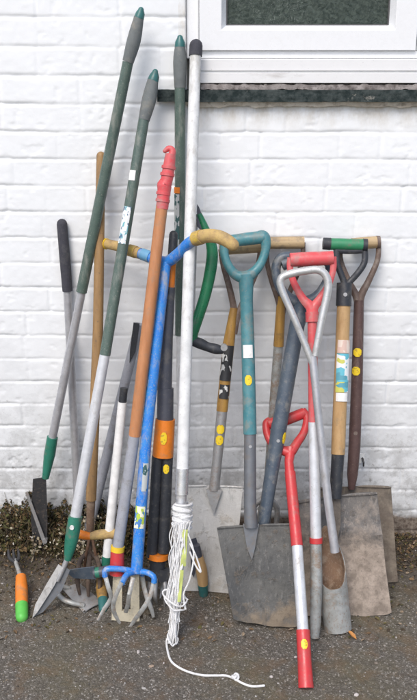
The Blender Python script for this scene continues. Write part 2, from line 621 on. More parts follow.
# ------------------------------------------------------------------ house wall
def zpy(py, y=0.0):
    return W(208, py, y).z


WX0 = W(186, 40, 0).x          # left edge of the window opening
WX1 = 1.15
WZ0 = zpy(92)                  # bottom of the opening (top of the slate ledge)
COURSE, CZ = .0745, .7056


def wall_height(x, z):
    zw = z + .006 * fbm(x * 5, z * .0 + 3.3) + .005 * fbm(x * 26, z * 3)
    k = np.floor((zw - CZ) / COURSE).astype(int)
    dz = (zw - CZ) - k * COURSE
    dbed = np.minimum(dz, COURSE - dz)
    below = dz < COURSE / 2
    h = np.zeros_like(x)
    # joints of each course
    brick = np.zeros_like(x)
    dper = np.full_like(x, 9.0)
    pw = np.zeros_like(x)
    for kk in np.unique(k):
        rr = np.random.RandomState(1000 + int(kk))
        j = [-4.3 + rr.uniform(0, .05) + (.1125 if kk % 2 else 0)]
        while j[-1] < 4.3:
            j.append(j[-1] + (.225 if rr.rand() < .72 else .1125) + rr.uniform(-.006, .006))
        j = np.array(j)
        st = rr.uniform(.25, 1, len(j))
        m = k == kk
        xs = x[m] + .003 * fbm(z[m] * 40, x[m] * 0 + kk)
        i = np.clip(np.searchsorted(j, xs) - 1, 0, len(j) - 2)
        a, b = xs - j[i], j[i + 1] - xs
        dper[m] = np.minimum(a, b)
        pw[m] = np.where(a < b, st[i], st[i + 1])
        off = rr.uniform(-1, 1, len(j))
        tl = rr.uniform(-1, 1, len(j))
        brick[m] = off[i] * .0008 + tl[i] * (a - .11) * .003
    fade = .30 + .70 * np.clip(fbm(x * 11, z * 11) * 3.2 + .5, 0, 1)
    wbed = np.where(below, .0052, .0030)
    h -= .0040 * fade * np.exp(-(dbed / wbed) ** 2)
    h -= .0034 * pw * np.exp(-(dper / .0042) ** 2)
    h += brick * np.clip(dbed / .012, 0, 1) * np.clip(dper / .012, 0, 1)
    h += .0011 * fbm(x * 22, z * 26) + .0009 * fbm(x * 90, z * 90, 3)
    # chips and blisters low down
    low = np.clip((.55 - z) / .4, 0, 1)
    c = fbm(x * 34 + 5, z * 34)
    h -= .0030 * (.35 + .65 * low) * np.clip((c - .17) * 14, 0, 1)
    h += .0012 * low * fbm(x * 48, z * 60, 3)
    return h


def paint_wall():
    t = NT('white_masonry_paint')
    geo = t.n('ShaderNodeSeparateXYZ')
    t.l(t.tc.outputs['Object'], geo.inputs[0])
    z = geo.outputs[2]
    big = t.noise(3.5, 5)
    mid = t.noise(16, 6, .65)
    fine = t.noise(70, 6, .7)
    col = t.mix(t.rng(big, .35, .65), (.855, .872, .882), (.82, .836, .846))
    # grey splash dirt, climbing from the ground
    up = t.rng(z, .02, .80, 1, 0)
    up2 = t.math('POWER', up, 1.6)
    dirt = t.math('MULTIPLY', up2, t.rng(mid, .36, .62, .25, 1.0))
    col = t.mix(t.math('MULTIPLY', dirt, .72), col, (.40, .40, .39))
    low_grey = t.math('MULTIPLY', t.rng(z, .15, 1.15, 1, 0), t.rng(t.noise(7, 6, .7), .38, .60, .45, 1.0))  # paint turns greyer towards the bottom, unevenly
    col = t.mix(t.math('MULTIPLY', low_grey, .42), col, (.52, .525, .53))
    blot = t.math('MULTIPLY', t.rng(t.noise(11, 9, .76), .475, .57), t.rng(z, .2, .58, 1, 0))
    col = t.mix(t.math('MULTIPLY', blot, .52), col, (.31, .305, .29))
    spots = t.math('MULTIPLY', t.rng(fine, .56, .66), t.rng(t.math('MULTIPLY', up, t.rng(mid, .42, .60, .25, 1)), .28, .75))
    col = t.mix(t.math('MULTIPLY', spots, .75), col, (.17, .15, .13))
    sp2 = t.math('MULTIPLY', t.rng(t.noise(42, 7, .75), .57, .66), t.rng(t.noise(5, 3), .5, .62))
    col = t.mix(t.math('MULTIPLY', sp2, t.rng(z, .15, .9, .7, .12)), col, (.30, .28, .25))
    # cream streaks under the ledge
    und = t.math('MULTIPLY', t.rng(z, WZ0 - .11, WZ0 - .055, 0, 1), t.rng(t.noise(12, 5, .7, stretch=(1, 1, .5)), .42, .62))
    und = t.math('MULTIPLY', und, t.math('GREATER_THAN', geo.outputs[0], WX0 - .02))
    col = t.mix(t.math('MULTIPLY', und, .6), col, (.50, .44, .34))
    # bare dark brick at the foot, ragged edge
    edge = t.math('ADD', z, t.math('MULTIPLY', t.math('SUBTRACT', mid, .5), .045))
    bare = t.rng(edge, .100, .082, 0, 1)
    bcol = t.mix(t.rng(fine, .4, .62), (.10, .075, .06), (.25, .21, .17))
    col = t.mix(bare, col, bcol)
    t.l(col, t.b.inputs['Base Color'])
    t.b.inputs['Roughness'].default_value = .7
    t.b.inputs['Specular IOR Level'].default_value = .2
    t.bump(t.noise(220, 5, .7), .25, .001)
    return t.m


def make_wall():
    xs = axis([(-4, -.95, .03), (-.95, WX0 - .0005, .0042), (WX0 - .0005, WX0 + .0005, .001), (WX0 + .0005, .95, .0042), (.95, 4, .03)])
    zs = axis([(-.06, WZ0 - .0005, .0032), (WZ0 - .0005, WZ0 + .0005, .001), (WZ0 + .0005, 1.9, .004), (1.9, 2.75, .03)])
    X, Z = np.meshgrid(xs, zs)
    H = wall_height(X, Z)
    hole = (X > WX0) & (X < WX1) & (Z > WZ0) & (Z < 2.6)
    H = np.where(hole, -.11, H)
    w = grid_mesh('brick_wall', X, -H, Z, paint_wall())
    w['label'] = 'white painted brick house wall with a window, behind all the tools'
    w['category'] = 'wall'
    # body of the wall
    return w


wall = make_wall()
mb = MB()
mb.box(-4, 4, .13, .36, -.06, 2.75)
mb.build('wall_core', M('grey_block', (.4, .39, .37), .9), wall, smooth=False)

UPVC = M('white_upvc', (.83, .84, .85), .28, col2=(.815, .825, .835), dirt=(.66, .65, .63), damt=.2, dscale=12, bump=.05)
UPVC_SILL = M('weathered_white_sill', (.80, .80, .80), .35, col2=(.78, .78, .78), dirt=(.5, .47, .45), damt=.30, dscale=14, dstretch=(.2, 1, 1), bump=.1)


def zb_():
    return zpy(58.5, .006)


def make_window():
    root = bpy.data.objects.new('window', None)
    COL.objects.link(root)
    root.parent = wall
    x0 = WX0 + .0012
    zt = 2.58
    fy = .012            # face of the outer frame
    zb = zpy(58.5, .006)
    x1s = W(199, 30, fy).x
    mb = MB()
    mb.box(x0, x1s, fy, .09, zb, zt)                     # left jamb
    mb.box(x1s, WX1 - .06, .006, .084, zb, zpy(50.6, .006))        # bottom rail of the outer frame
    mb.box(WX1 - .06, WX1 - .004, fy, .09, zb, zt)
    mb.build('frame', UPVC, root, bevel=.003)
    # sash: slightly proud, chamfered down to the glass
    sy = -.004
    sx0 = x1s + .0008
    sz0 = zpy(50.6, .006) + .0004
    gx0, gz0 = W(226, 26, .02).x, zpy(25.5, .02)
    gx1 = W(389, 26, .02).x
    sx1 = gx1 + (gx0 - sx0)
    mb = MB()
    o = []
    prof = [(0, .085), (0, sy + .006), (.004, sy), (.82, sy), (1.0, .022), (1.0, .085)]
    gzt = zt - .09
    rings = []
    for f, yy in prof:
        ax, bx = sx0 + (gx0 - sx0) * f, sx1 + (gx1 - sx1) * f
        az, bz = sz0 + (gz0 - sz0) * f, (zt - .01) + (gzt - zt + .01) * f
        rings.append([Vector((ax, yy, az)), Vector((bx, yy, az)), Vector((bx, yy, bz)), Vector((ax, yy, bz))])
    for r in rings:
        mb.v += r
    n = len(rings)
    for i in range(n - 1):
        for k in range(4):
            k2 = (k + 1) % 4
            mb.f.append((i * 4 + k, i * 4 + k2, (i + 1) * 4 + k2, (i + 1) * 4 + k))
    mb.build('sash', UPVC, root, smooth=False, bevel=.0015)
    # grey gasket line round the glass
    mb = MB()
    g = .0035
    mb.box(gx0 + .0003, gx1 - .0003, .024, .032, gz0 + .0003, gz0 + g)
    mb.box(gx0 + .0003, gx0 + g, .024, .032, gz0 + g, gzt)
    mb.box(gx1 - g, gx1 - .0003, .024, .032, gz0 + g, gzt)
    mb.build('gasket', M('grey_rubber_gasket', (.10, .10, .10), .7), root, smooth=False)
    # patterned glass, dark green tree reflection painted into its colour
    t = NT('obscure_glass_painted_reflection')
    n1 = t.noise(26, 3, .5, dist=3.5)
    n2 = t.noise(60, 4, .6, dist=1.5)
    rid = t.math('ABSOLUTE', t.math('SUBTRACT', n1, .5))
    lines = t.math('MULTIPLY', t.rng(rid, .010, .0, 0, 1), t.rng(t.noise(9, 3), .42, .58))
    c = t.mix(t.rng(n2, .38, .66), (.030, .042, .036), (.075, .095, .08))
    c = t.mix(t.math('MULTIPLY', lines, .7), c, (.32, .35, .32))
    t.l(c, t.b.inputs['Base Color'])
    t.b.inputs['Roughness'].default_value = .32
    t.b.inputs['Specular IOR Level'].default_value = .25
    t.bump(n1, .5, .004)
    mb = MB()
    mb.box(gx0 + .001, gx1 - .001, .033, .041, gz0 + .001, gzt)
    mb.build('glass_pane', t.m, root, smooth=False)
    # further lights of the window to the right of the picture
    mb = MB()
    mb.box(sx1 + .003, WX1 - .0605, sy + .004, .085, sz0, zt - .01)
    mb.build('mullion', UPVC, root, bevel=.003)
    # stepped plastic sill
    mb = MB()
    xl, xr = W(195, 60, -.03).x, WX1 + .03
    z1, z2, z3, z4 = zb_() - .0006, zpy(59.5, -.014), zpy(70.5, -.014), zpy(72.5, -.018)
    z5 = zpy(83, -.018)
    zz = [(.088, z1), (.004, z1), (-.014, z2), (-.014, z3), (-.006, z3 - .0005), (-.006, z4), (-.020, z4 - .0005), (-.020, z5), (.088, z5)]
    for xx in (xl, xr):
        mb.v += [Vector((xx, yy, z)) for yy, z in zz]
    m = len(zz)
    for i in range(m):
        j = (i + 1) % m
        mb.f.append((i, j, m + j, m + i))
    mb.f.append(tuple(range(m)))
    mb.f.append(tuple(m + i for i in reversed(range(m))))
    mb.build('window_sill', UPVC_SILL, root, smooth=False, bevel=.001)
    return z5


Z_SILL = make_window()


def make_ledge():
    """row of dark tiles bedded in crumbling mortar under the sill"""
    xa, xb = W(157, 92, -.03).x, WX1 + .06
    zt, zb = zpy(90, -.03), zpy(102, -.03)
    n = 220
    xs = np.linspace(xa, xb, n)
    prof = []
    mb = MB()
    m = 11
    for i, x in enumerate(xs):
        w1 = float(fbm(np.array([x * 14]), np.array([1.5]))[0])
        w2 = float(fbm(np.array([x * 40]), np.array([4.5]))[0])
        for k in range(m):
            a = k / (m - 1) * math.pi
            yy = -.004 - (.022 + .004 * w1) * (1 if 0 < k < m - 1 else 0) + .002 * w2
            zc = zt + (zb - zt) * min(1, max(0, (k - 1) / (m - 3)))
            nz = float(fbm(np.array([x * 60 + k]), np.array([k * 1.7]))[0])
            mb.v.append(Vector((x, yy + .004 * nz, zc + .0025 * w1 + .002 * nz)))
        mb.v.append(Vector((x, .05, zb)))
        mb.v.append(Vector((x, .05, zt)))
    mm = m + 2
    for i in range(n - 1):
        for k in range(mm):
            k2 = (k + 1) % mm
            mb.f.append((i * mm + k, i * mm + k2, (i + 1) * mm + k2, (i + 1) * mm + k))
    mb.f.append(tuple(range(mm)))
    mb.f.append(tuple((n - 1) * mm + i for i in reversed(range(mm))))
    t = NT('dark_bitumen_tile')
    nz = t.noise(38, 6, .7)
    c = t.mix(t.rng(nz, .42, .6), (.022, .032, .032), (.065, .078, .076))
    c = t.mix(t.rng(t.noise(18, 8, .75), .60, .68), c, (.30, .29, .26))
    t.l(c, t.b.inputs['Base Color'])
    t.b.inputs['Roughness'].default_value = .7
    t.bump(nz, .6, .004)
    t.b.inputs['Roughness'].default_value = .92
    t.b.inputs['Specular IOR Level'].default_value = .15
    mb.build('tile_ledge', t.m, wall, ang=50)
    # pinkish mortar bed between ledge and sill
    mb = MB()
    g1 = []
    for j in range(4):
        row = []
        for i in range(260):
            x = xa + .12 + (xb - xa - .12) * i / 259
            z = zt + .0 + (Z_SILL - .004 - zt) * j / 3
            nn = float(fbm(np.array([x * 45.]), np.array([j * 2.3]))[0])
            row.append(Vector((x, -.008 + .006 * nn, z + (.002 * nn if j == 3 else 0))))
        g1.append(row)
    mb.sheet(g1, .02)
    mb.build('mortar_bed', M('crumbly_pink_mortar', (.38, .345, .33), .95, col2=(.22, .195, .185), scale=40, dirt=(.07, .055, .05), damt=.47, dscale=30, bump=.9, bscale=90), wall, ang=60)
    mb = MB()
    g1 = []
    for j in range(4):
        row = []
        for i in range(260):
            x = xa + .06 + (xb - xa - .06) * i / 259
            nn = float(fbm(np.array([x * 30.]), np.array([7.7]))[0])
            z = zb + .004 - (.010 + .022 * max(0, nn + .15)) * j / 3
            row.append(Vector((x, -.012 + .006 * j / 3 + .004 * nn, z)))
        g1.append(row)
    mb.sheet(g1, .016)
    mb.build('mortar_drip', M('sandy_mortar', (.60, .56, .48), .95, col2=(.46, .41, .33), scale=30, dirt=(.2, .17, .13), damt=.42, dscale=40, bump=.9, bscale=90), wall, ang=60)


make_ledge()


# peeled flake on the wall and its screw
sc = MB()
p = W(362, 458, -.002)
sc.tube([p + Vector((0, .01, 0)), p + Vector((0, -.012, .002)), p + Vector((.002, -.02, -.006)), p + Vector((.003, -.018, -.02))], [.0035, .0035, .003, .0025], 10)
hk = sc.build('wall_hook', MT['black_iron'], None)
hk['label'] = 'small dark hook low on the white wall beside the brown spade shaft'
hk['category'] = 'hook'
pl_ = MB()
pl_.sheet([[p + Vector((-.012 + .02 * u / 3 + .003 * math.sin(v * 2 + u), -.003 - .002 * ((u + v) % 2), .018 - .034 * v / 4)) for u in range(4)] for v in range(5)], .003)
fl = pl_.build('backing_flake', MT['white_label'], hk)


# ------------------------------------------------------------------ ground
def ground_height(x, y):
    r = np.sqrt(x * x + (y + .4) ** 2)
    f = np.clip(1.6 - r * .5, 0, 1)
    h = .010 * fbm(x * 4, y * 4) * f + f * (.0045 * fbm(x * 45, y * 45, 3) + .003 * fbm(x * 120, y * 120, 2))
    # soil banked up against the wall on the left
    lw = np.clip((-.16 - x) / .12, 0, 1)
    b = np.clip((y + .30) / .30, 0, 1)
    h = h + lw * (b * b * .035) * (1 + .6 * fbm(x * 9, y * 9)) * f
    rw = np.clip((x - .42) / .08, 0, 1)
    b2 = np.clip((y + .10) / .10, 0, 1)
    h = h + rw * b2 * .018 * f
    return h - .004


def ground_mat():
    t = NT('old_gravelly_tarmac')
    sx = t.n('ShaderNodeSeparateXYZ')
    t.l(t.tc.outputs['Object'], sx.inputs[0])
    v = t.n('ShaderNodeTexVoronoi')
    v.inputs['Scale'].default_value = 270
    t.l(t.tc.outputs['Object'], v.inputs['Vector'])
    sp = t.n('ShaderNodeSeparateColor')
    t.l(v.outputs['Color'], sp.inputs[0])
    big = t.noise(3.2, 5, .6)
    mid = t.noise(14, 6, .65)
    fine = t.noise(120, 5, .7)
    c = t.mix(t.rng(fine, .35, .65), (.068, .060, .050), (.118, .105, .089))
    chips = t.math('GREATER_THAN', sp.outputs[0], .72)
    c = t.mix(t.math('MULTIPLY', chips, .42), c, (.20, .183, .162))
    chips2 = t.math('GREATER_THAN', sp.outputs[1], .93)
    c = t.mix(t.math('MULTIPLY', chips2, .6), c, (.38, .355, .325))
    moss = t.math('MULTIPLY', t.rng(big, .43, .60), t.rng(mid, .35, .6, .25, 1))
    c = t.mix(t.math('MULTIPLY', moss, .62), c, (.115, .10, .052))
    earth = t.math('MULTIPLY', t.rng(mid, .50, .62), .5)
    c = t.mix(earth, c, (.13, .088, .054))
    near_wall = t.rng(t.math('ADD', sx.outputs[1], t.math('MULTIPLY', t.math('SUBTRACT', mid, .5), .2)), -.34, -.12)  # ground gets darker brown towards the wall
    near_wall_mix = t.math('MULTIPLY', near_wall, .85)
    c = t.mix(near_wall_mix, c, t.mix(t.rng(fine, .4, .62), (.035, .028, .022), (.085, .065, .045)))
    t.l(c, t.b.inputs['Base Color'])
    t.b.inputs['Roughness'].default_value = .9
    t.b.inputs['Specular IOR Level'].default_value = .3
    hh = t.math('ADD', t.math('MULTIPLY', v.outputs['Distance'], -.8), fine)
    t.bump(hh, .7, .0028)
    return t.m


xs = axis([(-60, -4, 4), (-4, -1, .06), (-1, 1, .005), (1, 4, .06), (4, 60, 4)])
ys = axis([(-60, -5, 4), (-5, -1.3, .06), (-1.3, .02, .005), (.02, .3, .05)])
X, Y = np.meshgrid(xs, ys)
gr = grid_mesh('ground', X, Y, ground_height(X, Y), ground_mat())
gr['kind'] = 'structure'


def gz(x, y):
    return float(ground_height(np.array([x]), np.array([y]))[0])


def stones(name, n, sampler, size, mat):
    V, Fc = [], []
    ico = [(0, 0, 1), (.89, 0, .45), (.28, .85, .45), (-.72, .53, .45), (-.72, -.53, .45), (.28, -.85, .45), (.72, .53, -.45), (-.28, .85, -.45), (-.89, 0, -.45), (-.28, -.85, -.45), (.72, -.53, -.45), (0, 0, -1)]
    fi = [(0, 1, 2), (0, 2, 3), (0, 3, 4), (0, 4, 5), (0, 5, 1), (1, 6, 2), (2, 7, 3), (3, 8, 4), (4, 9, 5), (5, 10, 1), (6, 7, 2), (7, 8, 3), (8, 9, 4), (9, 10, 5), (10, 6, 1), (11, 7, 6), (11, 8, 7), (11, 9, 8), (11, 10, 9), (11, 6, 10)]
    for _ in range(n):
        x, y = sampler()
        s = size()
        z = gz(x, y) + s * .25
        sx, sy, sz = s * random.uniform(.7, 1.3), s * random.uniform(.6, 1.1), s * random.uniform(.4, .75)
        a = random.uniform(0, 6.3)
        ca, sa = math.cos(a), math.sin(a)
        o = len(V)
        for vx, vy, vz in ico:
            j = random.uniform(.8, 1.2)
            px, py_, pz = vx * sx * j, vy * sy * j, vz * sz * j
            V.append((x + px * ca - py_ * sa, y + px * sa + py_ * ca, z + pz))
        Fc += [(o + a_, o + b_, o + c_) for a_, b_, c_ in fi]
    me = bpy.data.meshes.new(name)
    me.from_pydata(V, [], Fc)
    me.materials.append(mat)
    o = link_obj(name, me)
    o['kind'] = 'stuff'
    return o


stone_mat = island_mat('mixed_grit', [(.09, .08, .07), (.14, .13, .115), (.22, .2, .18), (.11, .09, .07), (.17, .15, .12), (.33, .31, .29), (.12, .105, .09), (.22, .18, .13), (.07, .06, .05), (.42, .40, .38)])
g = stones('gravel', 5200, lambda: (random.uniform(-.85, .85), -1.2 + 1.2 * random.random() ** .8), lambda: .0009 + .0024 * random.random() ** 3.5, stone_mat)
g['label'] = 'loose pale and dark grit scattered over the tarmac'
g['category'] = 'gravel'
g = stones('pebbles', 130, lambda: (random.uniform(-.8, .8), random.uniform(-1.0, -.03)), lambda: random.uniform(.003, .0065), island_mat('pale_pebbles', [(.42, .4, .38), (.28, .25, .22), (.5, .46, .44), (.2, .17, .14), (.34, .26, .2)]))
g['label'] = 'larger pale pebbles lying in the grit'
g['category'] = 'pebbles'


def leaves(name, items, mat):
    """items: (pos, size, normal, roll)"""
    V, Fc = [], []
    for pos, s, nrm, roll, asp in items:
        nrm = nrm.normalized()
        a = nrm.orthogonal().normalized()
        a = Matrix.Rotation(roll, 3, nrm) @ a
        b = nrm.cross(a)
        o = len(V)
        for u, w, d in ((-1, 0, 0), (-.3, asp, .12), (.5, asp * .8, .1), (1, 0, -.15), (.5, -asp * .8, .1), (-.3, -asp, .12), (0, 0, -.08)):
            V.append(tuple(pos + (a * u + b * w + nrm * d) * s))
        for k in range(6):
            Fc.append((o + k, o + (k + 1) % 6, o + 6))
    me = bpy.data.meshes.new(name)
    me.from_pydata(V, [], Fc)
    me.materials.append(mat)
    return link_obj(name, me)


def rnd_dir(up=.5):
    return Vector((random.gauss(0, 1), random.gauss(-.3, 1), abs(random.gauss(0, 1)) * up + .2))


# untidy low growth along the foot of the wall on the left
it, it2 = [], []
for _ in range(11000):
    x = random.uniform(-.78, -.13)
    y = -random.random() ** 1.9 * .115
    edge = min(1, (-.13 - x) / .10)
    top = (.118 + .08 * fbm(np.array([x * 9]), np.array([2.2]))[0] + .09 * fbm(np.array([x * 34]), np.array([6.2]))[0]) * edge * (1 - (-y / .15) ** 1.2)
    z = gz(x, y) + max(0, top) * random.random() ** .8
    it.append((Vector((x, y - .004, z)), random.choice((.002, .003, .004, .005, .0085)) * random.uniform(.8, 1.2), rnd_dir(), random.uniform(0, 6.3), random.uniform(.3, .65)))
for _ in range(1000):
    x = random.uniform(-.78, -.25)
    x += .03 * math.sin(x * 40)
    y = -random.uniform(.02, .13)
    c = fbm(np.array([x * 14]), np.array([9.0]))[0]
    if c < -.06:
        continue
    z = gz(x, y) + random.uniform(.02, .165) * (1 - (-y / .17))
    it2.append((Vector((x, y - .012, z)), random.uniform(.0025, .0065), rnd_dir(1), random.uniform(0, 6.3), random.uniform(.5, .8)))
for _ in range(1500):
    x = random.uniform(-.78, -.16)
    y = -.04 - abs(random.gauss(0, .085))
    it.append((Vector((x, y, gz(x, y) + random.uniform(.001, .02) * max(0, 1 + y / .25))), random.choice((.002, .003, .004, .006)), rnd_dir(1), random.uniform(0, 6.3), random.uniform(.3, .65)))
stems = MB()
for _ in range(110):
    x = random.uniform(-.78, -.14)
    y = -random.uniform(.01, .12)
    z = gz(x, y)
    hh = random.uniform(.05, .19) * (1 + y * 4) * min(1, (-.10 - x) / .1)
    lx, ly = random.gauss(0, .03), random.gauss(-.015, .02)
    stems.tube([(x, y, z - .005), (x + lx * .4, y + ly * .3, z + hh * .6), (x + lx, min(-.004, y + ly), z + hh)], [.0011, .0009, .0005], 5)
    for k in range(random.randint(2, 6)):
        f = random.uniform(.5, 1)
        it.append((Vector((x + lx * f, min(-.006, y + ly * f), z + hh * f)), random.uniform(.003, .007), rnd_dir(), random.uniform(0, 6.3), random.uniform(.3, .5)))
so_ = stems.build('weed_stems', island_mat('dry_stems', [(.2, .15, .08), (.12, .09, .05), (.09, .08, .04), (.28, .22, .14)]), None)
so_['kind'] = 'stuff'
so_['label'] = 'thin dry weed stems standing along the foot of the wall'
so_['category'] = 'weeds'
o = leaves('ground_cover', it, island_mat('moss_and_dead_leaves', [(.10, .08, .035), (.06, .052, .027), (.14, .10, .045), (.05, .038, .025), (.085, .085, .03), (.18, .12, .06), (.035, .03, .022), (.12, .075, .04), (.07, .07, .03)]))
o['kind'] = 'stuff'
o['label'] = 'scruffy brown and olive moss and weeds along the foot of the wall'
o['category'] = 'weeds'
o = leaves('pale_weed_leaves', it2, island_mat('pale_dry_petals', [(.36, .32, .24), (.26, .22, .15), (.48, .45, .39), (.2, .16, .11), (.3, .27, .19)]))
o['kind'] = 'stuff'
o['label'] = 'pale dry petals and leaves caught in the weeds by the wall'
o['category'] = 'petals'

# leaf litter and moss crumbs on the open ground
it = []
for _ in range(1500):
    x = random.uniform(-.75, .8)
    y = -random.random() ** 2.2 * .5 - .005
    it.append((Vector((x, y, gz(x, y) + random.uniform(.001, .006))), random.uniform(.003, .009), Vector((random.gauss(0, .35), random.gauss(0, .35), 1)), random.uniform(0, 6.3), random.uniform(.3, .7)))
for _ in range(1800):
    x = random.uniform(.40, .8)
    y = -random.random() ** 1.6 * .17 - .002
    it.append((Vector((x, y, gz(x, y) + random.uniform(0, .02) * (1 + y / .18))), random.uniform(.002, .0065), rnd_dir(1), random.uniform(0, 6.3), random.uniform(.3, .7)))
o = leaves('leaf_litter', it, island_mat('brown_litter', [(.09, .06, .035), (.14, .09, .05), (.06, .045, .03), (.2, .13, .07), (.10, .09, .035), (.05, .04, .03), (.26, .2, .14), (.12, .10, .04)]))
o['kind'] = 'stuff'
o['label'] = 'brown leaf litter and moss crumbs strewn on the ground by the wall'
o['category'] = 'leaf litter'

# ------------------------------------------------------------------ TOOLS
# 1 edging knife with the longest green pole
t = Tool('edging_shears', 'tallest green handled pole on the left, ending in a dark upright blade among the weeds', 'edging tool', (41, 556), (138, 16, -.062))
t.tube('shaft', [(128, 62), (55, 288)], 11, 'green_tube')
t.tube('grip', [(139, 17), (134, 40), (128, 62)], [10, 14, 11.5], 'grey_grip', curve=4)
t.tube('end_cap', [(141, 10), (140.5, 13), (139, 18)], [6, 9, 10.5], 'green_cap', ends=1)
t.tube('lower_tube', [(82, 290), (45, 446)][:1] + [(82, 290), (52, 440)], 8.5, 'alu') if False else None
t.tube('lower_tube', [(82.5, 288), (52, 440)], 8.5, 'alu')
for o in list(t.r.children):
    if o.name.startswith('shaft'):
        bpy.data.objects.remove(o)
t.tube('shaft', [(128, 62), (81.5, 292)], 11, 'green_tube')
t.tube('ferrule', [(52.5, 437), (49.5, 455), (45.5, 478)], [11, 11.5, 7], 'ferrule')
bl = t.plate('blade', [(33, 479), (46, 477), (47.5, 520), (47, 546), (41, 556), (34, 552), (31, 520)], 'black_iron', .004)
t.plate('cutting_edge', [(26, 491), (28.5, 490), (47, 540), (44, 543)], 'steel', .004, off=.010)
t.tube('pivot_bolt', [(45.5, 539, -.004), (45.5, 539, .016)], 5, 'steel')

# 2 second pole of the same make, with bright blades
t = Tool('edging_shears', 'green and white pole with a printed label and bright pointed blades on the ground', 'edging tool', (34, 616), (154, 78, -.05))
t.tube('grip', [(153, 80), (149.5, 98), (144, 120)], [11, 14.5, 11.5], 'grey_grip', curve=4)
t.tube('end_cap', [(155.2, 72), (154.5, 76), (152.8, 81)], [6, 10, 11.5], 'green_cap', ends=1)
sh = t.tube('shaft', [(144, 119), (105, 355)], 11, 'green_tube')
t.sticker('label', (129.5, 207), (123.5, 244), 7.5, 11.4, 'lab_teal', sh, shift=-.3)
t.sticker('label', (134.8, 171), (133.6, 181), 6, 11.4, 'white_label', sh, shift=-.3)
t.tube('lower_tube', [(105.2, 353), (74.5, 522)], [10.5, 11], 'silver_paint')
fe = t.tube('ferrule', [(75.5, 516), (71.5, 540), (67.5, 560)], [14, 13.5, 7], 'ferrule', curve=4)
t.tube('rivet', [(73.2, 525, .019), (73, 525.5, .024)], 4.5, 'white_label', parent=fe)
t.tube('neck', [(68, 557), (63, 569, .004), (58, 580, .008)], [6, 5, 4], 'steel', curve=4)
t.plate('blade', [(64, 566), (70, 570), (62, 590), (43, 612), (33, 617), (38, 605), (52, 583)], 'pewter', .003)
t.plate('blade', [(59, 563), (64, 567), (54, 586), (38, 611), (33, 616.5), (36, 603), (47, 583)], 'stainless', .003, off=.009)

# 3 grabber tube with black foam grip
t = Tool('metal_cane', 'thin grey metal tube with a black foam grip, leftmost against the wall', 'garden tool', (80, 545), (62, 224, -.016), foot_y=-.05)
t.tube('grip', [(62, 224), (65, 260), (67.5, 291)], [10.5, 10.8, 10.2], 'dark_foam', ends=1)
t.tube('tube', [(67.3, 290), (80, 546)], [8, 8], 'alu')

# 4 long wooden pole with rusty cultivator
t = Tool('cultivator', 'long weathered wooden pole with a rusty clawed cultivator head', 'cultivator', (93, 588), (101, 156, -.02))
t.tube('handle', [(101, 156), (98, 330), (91, 500)], [9, 10.5, 10.5], 'wood', ends=1)
t.tube('socket', [(91.2, 496), (89.5, 540)], [9, 7], 'blade_rust')
t.multi('tines', [[(89.5, 538), (90, 550, .01), (82, 556, .03), (80, 572, .05), (82, 588, .045)],
                  [(89.5, 538), (90, 550, .01), (91, 556, .035), (91, 572, .06), (91, 588, .055)],
                  [(89.5, 538), (90, 550, .01), (99, 556, .03), (102, 572, .05), (101, 588, .045)]], [5, 5, 5, 5, 3], 'rust_dark')

# 5 grey tube with black tip
t = Tool('metal_pole', 'slanting grey tube with a black strap at its top, behind the orange wooden pole', 'garden tool', (84, 548), (140, 322, -.035), foot_y=-.055)
t.tube('tube', [(139.5, 324), (84, 548)], [10, 10.5], 'grey_tube')
t.plate('strap', [(134, 321), (140, 322), (136, 350), (130, 361), (130.5, 348)], 'black', .005, off=.016)

# 6 white tube with green ferrule
t = Tool('metal_pole', 'slim white tube with green ferrules between the grey tube and orange pole', 'garden tool', (104, 592), (124, 388, -.19))
t.tube('collar', [(124, 388), (122.3, 405)], 8, 'black')
t.tube('tube', [(122.5, 402), (107, 557)], [9.3, 9.5], 'white')
t.tube('ferrule', [(107, 556), (105.5, 571)], [10, 9], 'ferrule')
t.tube('wooden_tip', [(105.5, 570), (104, 592)], [7, 6], 'wood_yellow')

# 7 orange wooden pole, red grip, cream framed head
t = Tool('scraper', 'orange wooden pole with a ribbed red grip and a cream framed foot', 'scraper', (126, 621), (170, 152, -.14))
t.tube('handle', [(162, 206), (134.5, 436)], [12, 12], 'wood_orange')
gp = t.tube('grip', [(170.5, 154), (168.5, 170), (166, 183), (164.5, 185), (164, 192), (162, 209)], [10.5, 12.5, 12.5, 15, 13.5, 12.5], 'red_faded', curve=3)
for ln in ([(168.9, 166), (168.5, 169)], [(167.6, 173), (167.2, 176)], [(163.6, 192), (163.2, 195)], [(163, 199), (162.6, 202)]):
    t.tube('rib', ln, 14.6, 'red_faded', parent=gp)
t.tube('hook', [(171, 158), (172.5, 151), (169, 148.5), (165, 151)], [8, 7, 6, 4.5], 'red_faded', curve=4, parent=gp, ends=2)
t.tube('lower_tube', [(134.5, 434), (117.5, 550)], [11.5, 11.5], 'grey_tube')
t.tube('ring', [(117.9, 546), (117.4, 551)], 14, 'yellow')
t.tube('socket', [(117.4, 550.5), (117, 574)], [13.5, 15], 'red')
fr = t.plate('frame', [(113, 574), (122, 573), (122, 611), (130.5, 611), (130.5, 575), (139, 575), (139.5, 623), (111.5, 620)], 'cream', .012, off=-.006)

# 8 blue garden claw
t = Tool('garden_claw', 'bright blue garden claw with a bent handlebar and twisted tines', 'garden claw', (130, 626), (167, 262, -.175))
tb = t.tube('shaft', [(166, 262), (146, 440), (136.5, 572)], [10.5, 11.5, 12], 'blue')
t.sticker('label', (141, 505), (139, 527), 9, 12, 'lab_lime', tb)
t.sticker('label', (143.6, 462), (141.6, 490), 8, 12, 'lab_silver', tb, shift=.75)


